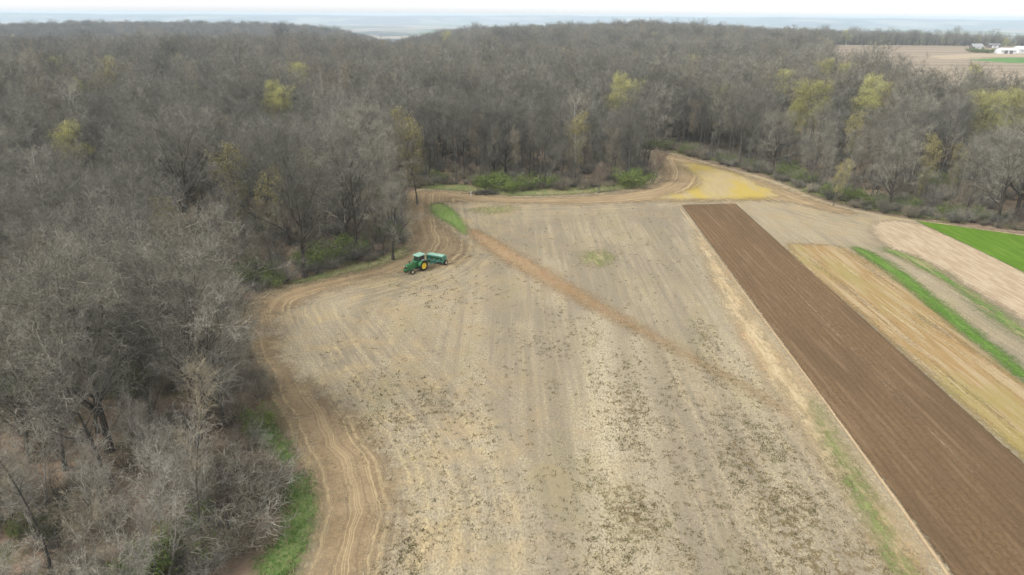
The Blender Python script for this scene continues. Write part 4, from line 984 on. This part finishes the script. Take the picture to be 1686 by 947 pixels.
for i in range(18):
    y = -1.44 + i * 0.169; x = 0.0 if i % 2 else -0.25
    b.lathe([(0.01, -0.008), (0.19, -0.004), (0.19, 0.004), (0.01, 0.008)], (x, y, 0.19), 16); b.box((x + 0.22, y, 0.42), (0.5, 0.04, 0.06), 0, Matrix.Rotation(0.5, 3, 'Y'))
b.build("disc_openers", STEEL, dr)
b = BM()
for i in range(18):
    y = -1.44 + i * 0.169
    b.lathe([(0.01, -0.03), (0.16, -0.028), (0.16, 0.028), (0.01, 0.03)], (-0.95, y, 0.16), 14); b.rod((-0.95, y, 0.18), (-0.55, y, 0.6), 0.022, 6)
b.build("press_wheels", DRILLG, dr)
b = BM(); b.box((-0.80, 0, 0.92), (0.32, 3.0, 0.04)); b.rod((-1.02, -1.5, 1.5), (-1.02, 1.5, 1.5), 0.025, 8)
for y in (-1.5, -0.5, 0.5, 1.5): b.rod((-0.95, y, 0.92), (-1.02, y, 1.5), 0.022, 6); b.rod((-0.55, y * 0.98, 1.1), (-1.02, y, 1.5), 0.02, 6)
b.build("walkboard", LIDG, dr)
b = BM(); b.rod((0.5, 0.75, 0.7), (2.35, 0.0, 0.58), 0.055, 8); b.rod((0.5, -0.75, 0.7), (2.35, 0.0, 0.58), 0.055, 8); b.rod((0.55, 0, 0.75), (2.45, 0, 0.58), 0.05, 8); b.rod((1.6, 0.06, 0.3), (1.6, 0.06, 1.1), 0.035, 8); b.build("tongue", DRILLG, dr)

# ------------------------------------------------------------------ fallen wood, brush pile, marker post
def log_thing(name, px0, px1, z0, z1, r, mat, label, cat, branches=3, seed=1):
    rg = np.random.default_rng(seed); a, b_ = P(*px0, z0), P(*px1, z1)
    p = np.linspace(0, 1, 8)[:, None]; pts_ = np.concatenate([a[None] * (1 - p) + b_[None] * p, z0 + (z1 - z0) * p + r], 1); pts_[:, :2] += rg.normal(0, 0.12, (8, 2)); o_ = pts_[0].copy(); pts_ = pts_ - o_
    G = Geo(); rad = np.linspace(r, r * 0.35, 8)[None]; G.add(*tubes(pts_[None], rad, 7))
    root = empty(name, o_); tag(root, label, cat); link("trunk", G.mesh(name + " trunk", [mat]), root)
    G = Geo(); p2, d2, l2, r2 = sprout(pts_[None], rad, np.array([np.linalg.norm(pts_[-1])]), branches, 0.3, 1.0, 0.8, 0.45, 0.3, rg, 0.02); d2[:, 2] = np.abs(d2[:, 2]) * 0.6; b2 = walk(p2, d2, l2, 4, 0.2, 0, rg); rr = r2[:, None] * np.linspace(1, .2, 5)[None]; G.add(*tubes(b2, rr, 5))
    p3, d3, l3, r3 = sprout(b2, rr, l2, 4, 0.2, 1, .7, .6, .3, rg, 0.012); b3 = walk(p3, d3, l3, 2, 0.2, 0, rg); G.add(*tubes(b3, r3[:, None] * np.array([1, .6, .2])[None], 3))
    link("branches", G.mesh(name + " branches", [mat]), root)
log_thing("fallen_branch", (412, 898), (436, 868), 0.2, 1.0, 0.09, BARKP, "bleached forked branch lying at the edge of the near grass verge", "fallen branch", 5, 3)
log_thing("fallen_branch", (436, 840), (458, 818), 0.3, 1.4, 0.07, BARKP, "bleached crooked branch sticking out of the brush above the verge", "fallen branch", 6, 4)
log_thing("fallen_log", (4, 832), (52, 790), 0.1, 0.3, 0.13, BARKD, "dark fallen log on leaf litter at the far left border", "fallen log", 3, 5)
log_thing("leaning_trunk", (118, 524), (150, 486), 0.3, 5.0, 0.16, BARKP, "pale leaning dead trunk among bare crowns on the left side", "dead tree", 2, 6)
rg = np.random.default_rng(21); G = Geo(); n = 130
c0 = P(800, 320); pp_ = np.stack([rg.normal(0, 1.7, n), rg.normal(0, 0.6, n), rg.uniform(0.05, 0.9, n)], 1); dd = unit(np.stack([rg.normal(0, 1, n), rg.normal(0, .6, n), rg.normal(0, .18, n)], 1))
ln_ = walk(pp_ - dd, dd, rg.uniform(1.2, 3.0, n), 3, 0.12, -0.02, rg); ln_[..., 2] = np.maximum(ln_[..., 2], 0.03); G.add(*tubes(ln_, rg.uniform(.02, .07, n)[:, None] * np.linspace(1, .4, 4)[None], 5))
bp = link("brush_pile", G.mesh("brush_pile", [BARK])); bp.location = (c0[0], c0[1], 0.02); tag(bp, "pile of cut grey brush at the north wood's front", "brush pile")
c0 = P(775.5, 324); po = empty("marker_post", (c0[0], c0[1], 0.02)); tag(po, "short white marker post left of the brush pile", "post")
BM().box((0, 0, 0.6), (0.14, 0.14, 1.2), 0.02).build("post", paint("white post paint", (0.78, 0.78, 0.75), 0.6, dirt=0.1), po); BM().box((0, 0, 1.23), (0.22, 0.22, 0.06), 0.015).build("cap", bpy.data.materials["white post paint"], po)

# ------------------------------------------------------------------ farmstead beyond the woods
WHITEW = paint("white metal siding", (0.72, 0.73, 0.74), 0.5, dirt=0.06)
WROOF = paint("white metal roof", (0.62, 0.64, 0.66), 0.45, dirt=0.06)
GRAYR = paint("grey shingle roof", (0.16, 0.16, 0.165), 0.8, dirt=0.1)
PALER = paint("weathered pale roof", (0.30, 0.31, 0.31), 0.7, dirt=0.15)
REDDISH = paint("dark barn boards", (0.12, 0.10, 0.09), 0.8, dirt=0.1)
def barn(px, py, length, depth, eave, ridge, label, wall, roof, rz=0.0, doors=2):
    x, y = P(px, py); o = empty("barn", (x, y + depth / 2, 0.0), rz); tag(o, label, "barn", "farm buildings beyond the woods")
    BM().box((0, 0, eave / 2), (length, depth, eave)).build("wall", wall, o)
    b = BM(); m = 0.5; t_ = 0.18
    prof = [(-depth / 2 - m, eave - 0.12), (0, ridge), (depth / 2 + m, eave - 0.12), (depth / 2 + m, eave - 0.12 + t_), (0, ridge + t_), (-depth / 2 - m, eave - 0.12 + t_)]
    b.prism(prof, -length / 2 - m, length / 2 + m); r_ = b.build("roof", roof, o); r_.rotation_euler = (0, 0, math.pi / 2)
    b = BM(); b.prism([(-depth / 2, eave), (0, ridge - 0.02), (depth / 2, eave)], -length / 2 + .02, length / 2 - .02); g_ = b.build("gable", wall, o); g_.rotation_euler = (0, 0, math.pi / 2)
    for q in range(doors):
        xx = -length / 2 + length * (q + 1) / (doors + 1)
        BM().box((xx, -depth / 2 - 0.06, 1.9), (4.2, 0.1, 3.8)).build("door", GRAYR if wall is WHITEW else WHITEW, o)
    for q in range(4):
        xx = -length / 2 + length * (q + 0.5) / 4
        w_ = BM().box((xx, -depth / 2 - 0.05, eave * 0.62), (1.3, 0.08, 1.1)).build("window", WHITEW if wall is not WHITEW else GREYP, o); BM().box((xx, -depth / 2 - 0.1, eave * 0.62), (1.05, 0.04, 0.85)).build("pane", BLACK, w_)
barn(1660, 89, 19, 12, 4.2, 6.6, "white metal farm shed, left of the longer white shed in the far farm field", WHITEW, WROOF)
barn(1700, 88.5, 34, 16, 4.8, 8.2, "long white metal farm shed at the right border beyond the woods", WHITEW, WROOF)
barn(1610, 82, 14, 9, 3.8, 7.5, "pale-roofed farmhouse half hidden in dark bushes, left of the white sheds", REDDISH, PALER)
barn(1638, 79, 16, 9, 3.6, 6.0, "low dark barn behind the white sheds of the far farm", REDDISH, GRAYR)
x, y = P(1517, 119); hb = BM(); hb.lathe([(0.01, -0.75), (0.6, -0.75), (0.75, -0.62), (0.78, 0), (0.75, 0.62), (0.6, 0.75), (0.01, 0.75)], (0, 0, 0.76), 24); hb = hb.build("hay_bale", paint("weathered dark hay", (0.05, 0.042, 0.03), 0.95, dirt=0.2)); hb.location = (x, y, 0.0); hb.rotation_euler.z = 0.5; tag(hb, "dark round bale at the near rim of the far farm field", "hay bale")
def far_tree(kn, px, py, h, label, name="bare_tree", group=None, wide=1.0, cat="tree"):
    x, y = P(px, py); plant(kn, x, y, h, None, name, label, cat, group, wide)
for q, (px, py, h) in enumerate([(1598, 86, 9), (1606, 87, 8), (1614, 87, 9), (1622, 87, 8), (1630, 88, 9), (1640, 86, 8)]):
    far_tree("bush0", px, py, h * 0.55, "dark bush in front of the farmhouse left of the white sheds", "farm_bush", "bushes round the far farmhouse", 1.5, "bush")

# ------------------------------------------------------------------ grass and weeds with real blades
def tufts(name, pts_, hgt, wid, nb, mats, label, cat, seed, spread=0.15, mi=None):
    rg = np.random.default_rng(seed); n = len(pts_)
    base = np.repeat(np.concatenate([pts_, np.full((n, 1), 0.02)], 1), nb, 0); base[:, :2] += rg.normal(0, spread, (n * nb, 2))
    lean = rg.normal(0, 0.45, (n * nb, 3)); lean[:, 2] = 1
    h = (np.repeat(hgt * rg.uniform(0.6, 1.3, n), nb) * rg.uniform(.6, 1.2, n * nb))[:, None]
    V, f = blades(base, base + unit(lean) * h, np.full(n * nb, wid), rg)
    me = new_mesh(name, V, f, None, mats, None if mi is None else np.repeat(mi, nb))
    return tag(link(name, me), label, cat, None, "stuff")
GRASS = m_leaf("grass blades", (0.09, 0.19, 0.04), (0.155, 0.245, 0.07)); DRY = m_leaf("dry grass blades", (0.36, 0.29, 0.16), (0.27, 0.23, 0.12)); WEED = m_leaf("weed leaves", (0.125, 0.11, 0.055), (0.19, 0.165, 0.085))
gp, gm = [], []
rg = np.random.default_rng(31)
for q, v in enumerate(VERGES):
    pv = smooth_poly(v, 1); lo, hi = pv.min(0), pv.max(0); a = rg.uniform(lo, hi, (int(np.prod(hi - lo) * (9 if q < 2 else 3)), 2)); k = sdf(pv, a[:, 0], a[:, 1]) + rg.normal(0, .5, len(a)) > 0.1
    gp.append(a[k]); gm.append((rg.random(k.sum()) < (0.2 if q < 2 else 0.55)).astype(int))
tufts("verge_grass", np.vstack(gp), 0.42, 0.06, 7, [GRASS, DRY], "long green and straw coloured grass along the wood edges", "grass", 3, 0.16, np.concatenate(gm))
a = rg.uniform((-24, 36), (42, 150), (150000, 2))
rowv = noise2(a[:, 0] * 4.0, a[:, 1] * 0.5, 3.0) * 0.3 + noise2(a[:, 0], a[:, 1], 2.2, 1) * 0.3 + noise2(a[:, 0], a[:, 1], 11, 3) * 0.25
dn = np.full(len(a), 0.025)
for (px, py, rx, ry, am) in [(1050, 700, 5, 18, 0.55), (1040, 860, 6, 9, 0.7), (1230, 740, 5, 8, 0.8), (1290, 850, 6, 10, 0.8), (1350, 930, 8, 6, 0.8), (720, 670, 9, 8, 0.4), (1170, 570, 2.5, 9, .5), (870, 600, 7, 10, .22), (1200, 640, 5, 9, .35),
                             (700, 480, 7, 8, .2), (960, 560, 5, 9, .25), (760, 800, 5, 9, .22), (1120, 620, 3, 8, .2), (545, 505, 2.5, 2.5, .6), (670, 900, 2, 5, .6), (1400, 800, 4, 8, .4)]:
    x0, y0 = P(px, py); dn = np.maximum(dn, am * np.exp(-(((a[:, 0] - x0) / rx) ** 2 + ((a[:, 1] - y0) / ry) ** 2)))
k = (rg.random(len(a)) < np.clip(dn * (0.30 + 1.1 * rowv), 0, 1)) & (sdf(FIELD, a[:, 0], a[:, 1]) > 5) & (sdf(TILL, a[:, 0], a[:, 1]) < -1.5) & (a[:, 0] < 36)
tufts("field_weeds", a[k], 0.15, 0.10, 7, [WEED], "low dark olive weeds scattered over the harvested field", "weeds", 4, 0.15)
# cut straw lying in the stubble
a = rg.uniform((-22, 37), (44, 125), (170000, 2))
rv = np.sin(a[:, 0] * 1.9 + 0.07 * a[:, 1] + 1.2 * np.sin(a[:, 1] * .05)) * 0.35 + noise2(a[:, 0], a[:, 1] * .2, 2.6, 2) * 0.4 + noise2(a[:, 0], a[:, 1], 9, 5) * 0.3
k = (rg.random(len(a)) < np.clip(0.06 + 0.65 * rv, 0.02, 1)) & (sdf(FIELD, a[:, 0], a[:, 1]) > 2.5) & (sdf(TILL, a[:, 0], a[:, 1]) < -0.6) & (a[:, 0] < 42); a = a[k]; n = len(a)
th = rg.uniform(0, 6.28, n); L_ = rg.uniform(0.12, 0.42, n)
p0 = np.stack([a[:, 0], a[:, 1], rg.uniform(0.03, 0.07, n)], 1); p1 = p0 + np.stack([np.cos(th) * L_, np.sin(th) * L_, rg.uniform(-.01, .05, n)], 1)
d_ = unit(p1 - p0); o_ = np.stack([-d_[:, 1], d_[:, 0], rg.uniform(-.3, .3, n)], 1) * 0.022
V = np.stack([p0 - o_, p0 + o_, p1 + o_ * .7, p1 - o_ * .7], 1).reshape(-1, 3)
STRAWL = m_leaf("loose straw", (0.47, 0.395, 0.25), (0.37, 0.305, 0.185))
tag(link("crop_residue", new_mesh("crop_residue", V, None, np.arange(len(V)).reshape(-1, 4), [STRAWL])), "pale cut straw lying over the harvested field", "straw", None, "stuff")

# ------------------------------------------------------------------ air
hzm = bpy.data.materials.new("haze"); hzm.use_nodes = True; hn, hl = hzm.node_tree.nodes, hzm.node_tree.links
hn.remove(hn["Principled BSDF"]); pv = hn.new("ShaderNodeVolumePrincipled"); pv.inputs["Color"].default_value = (0.72, 0.86, 1.0, 1); pv.inputs["Density"].default_value = 0.00013; pv.inputs["Anisotropy"].default_value = 0.0
hl.new(pv.outputs[0], hn["Material Output"].inputs["Volume"])
hb = BM().box((0, 0, -15.75), (37600, 37600, 136.5)).build("haze", hzm); tag(hb, kind="stuff", label="pale bluish haze over the far valley", cat="haze")
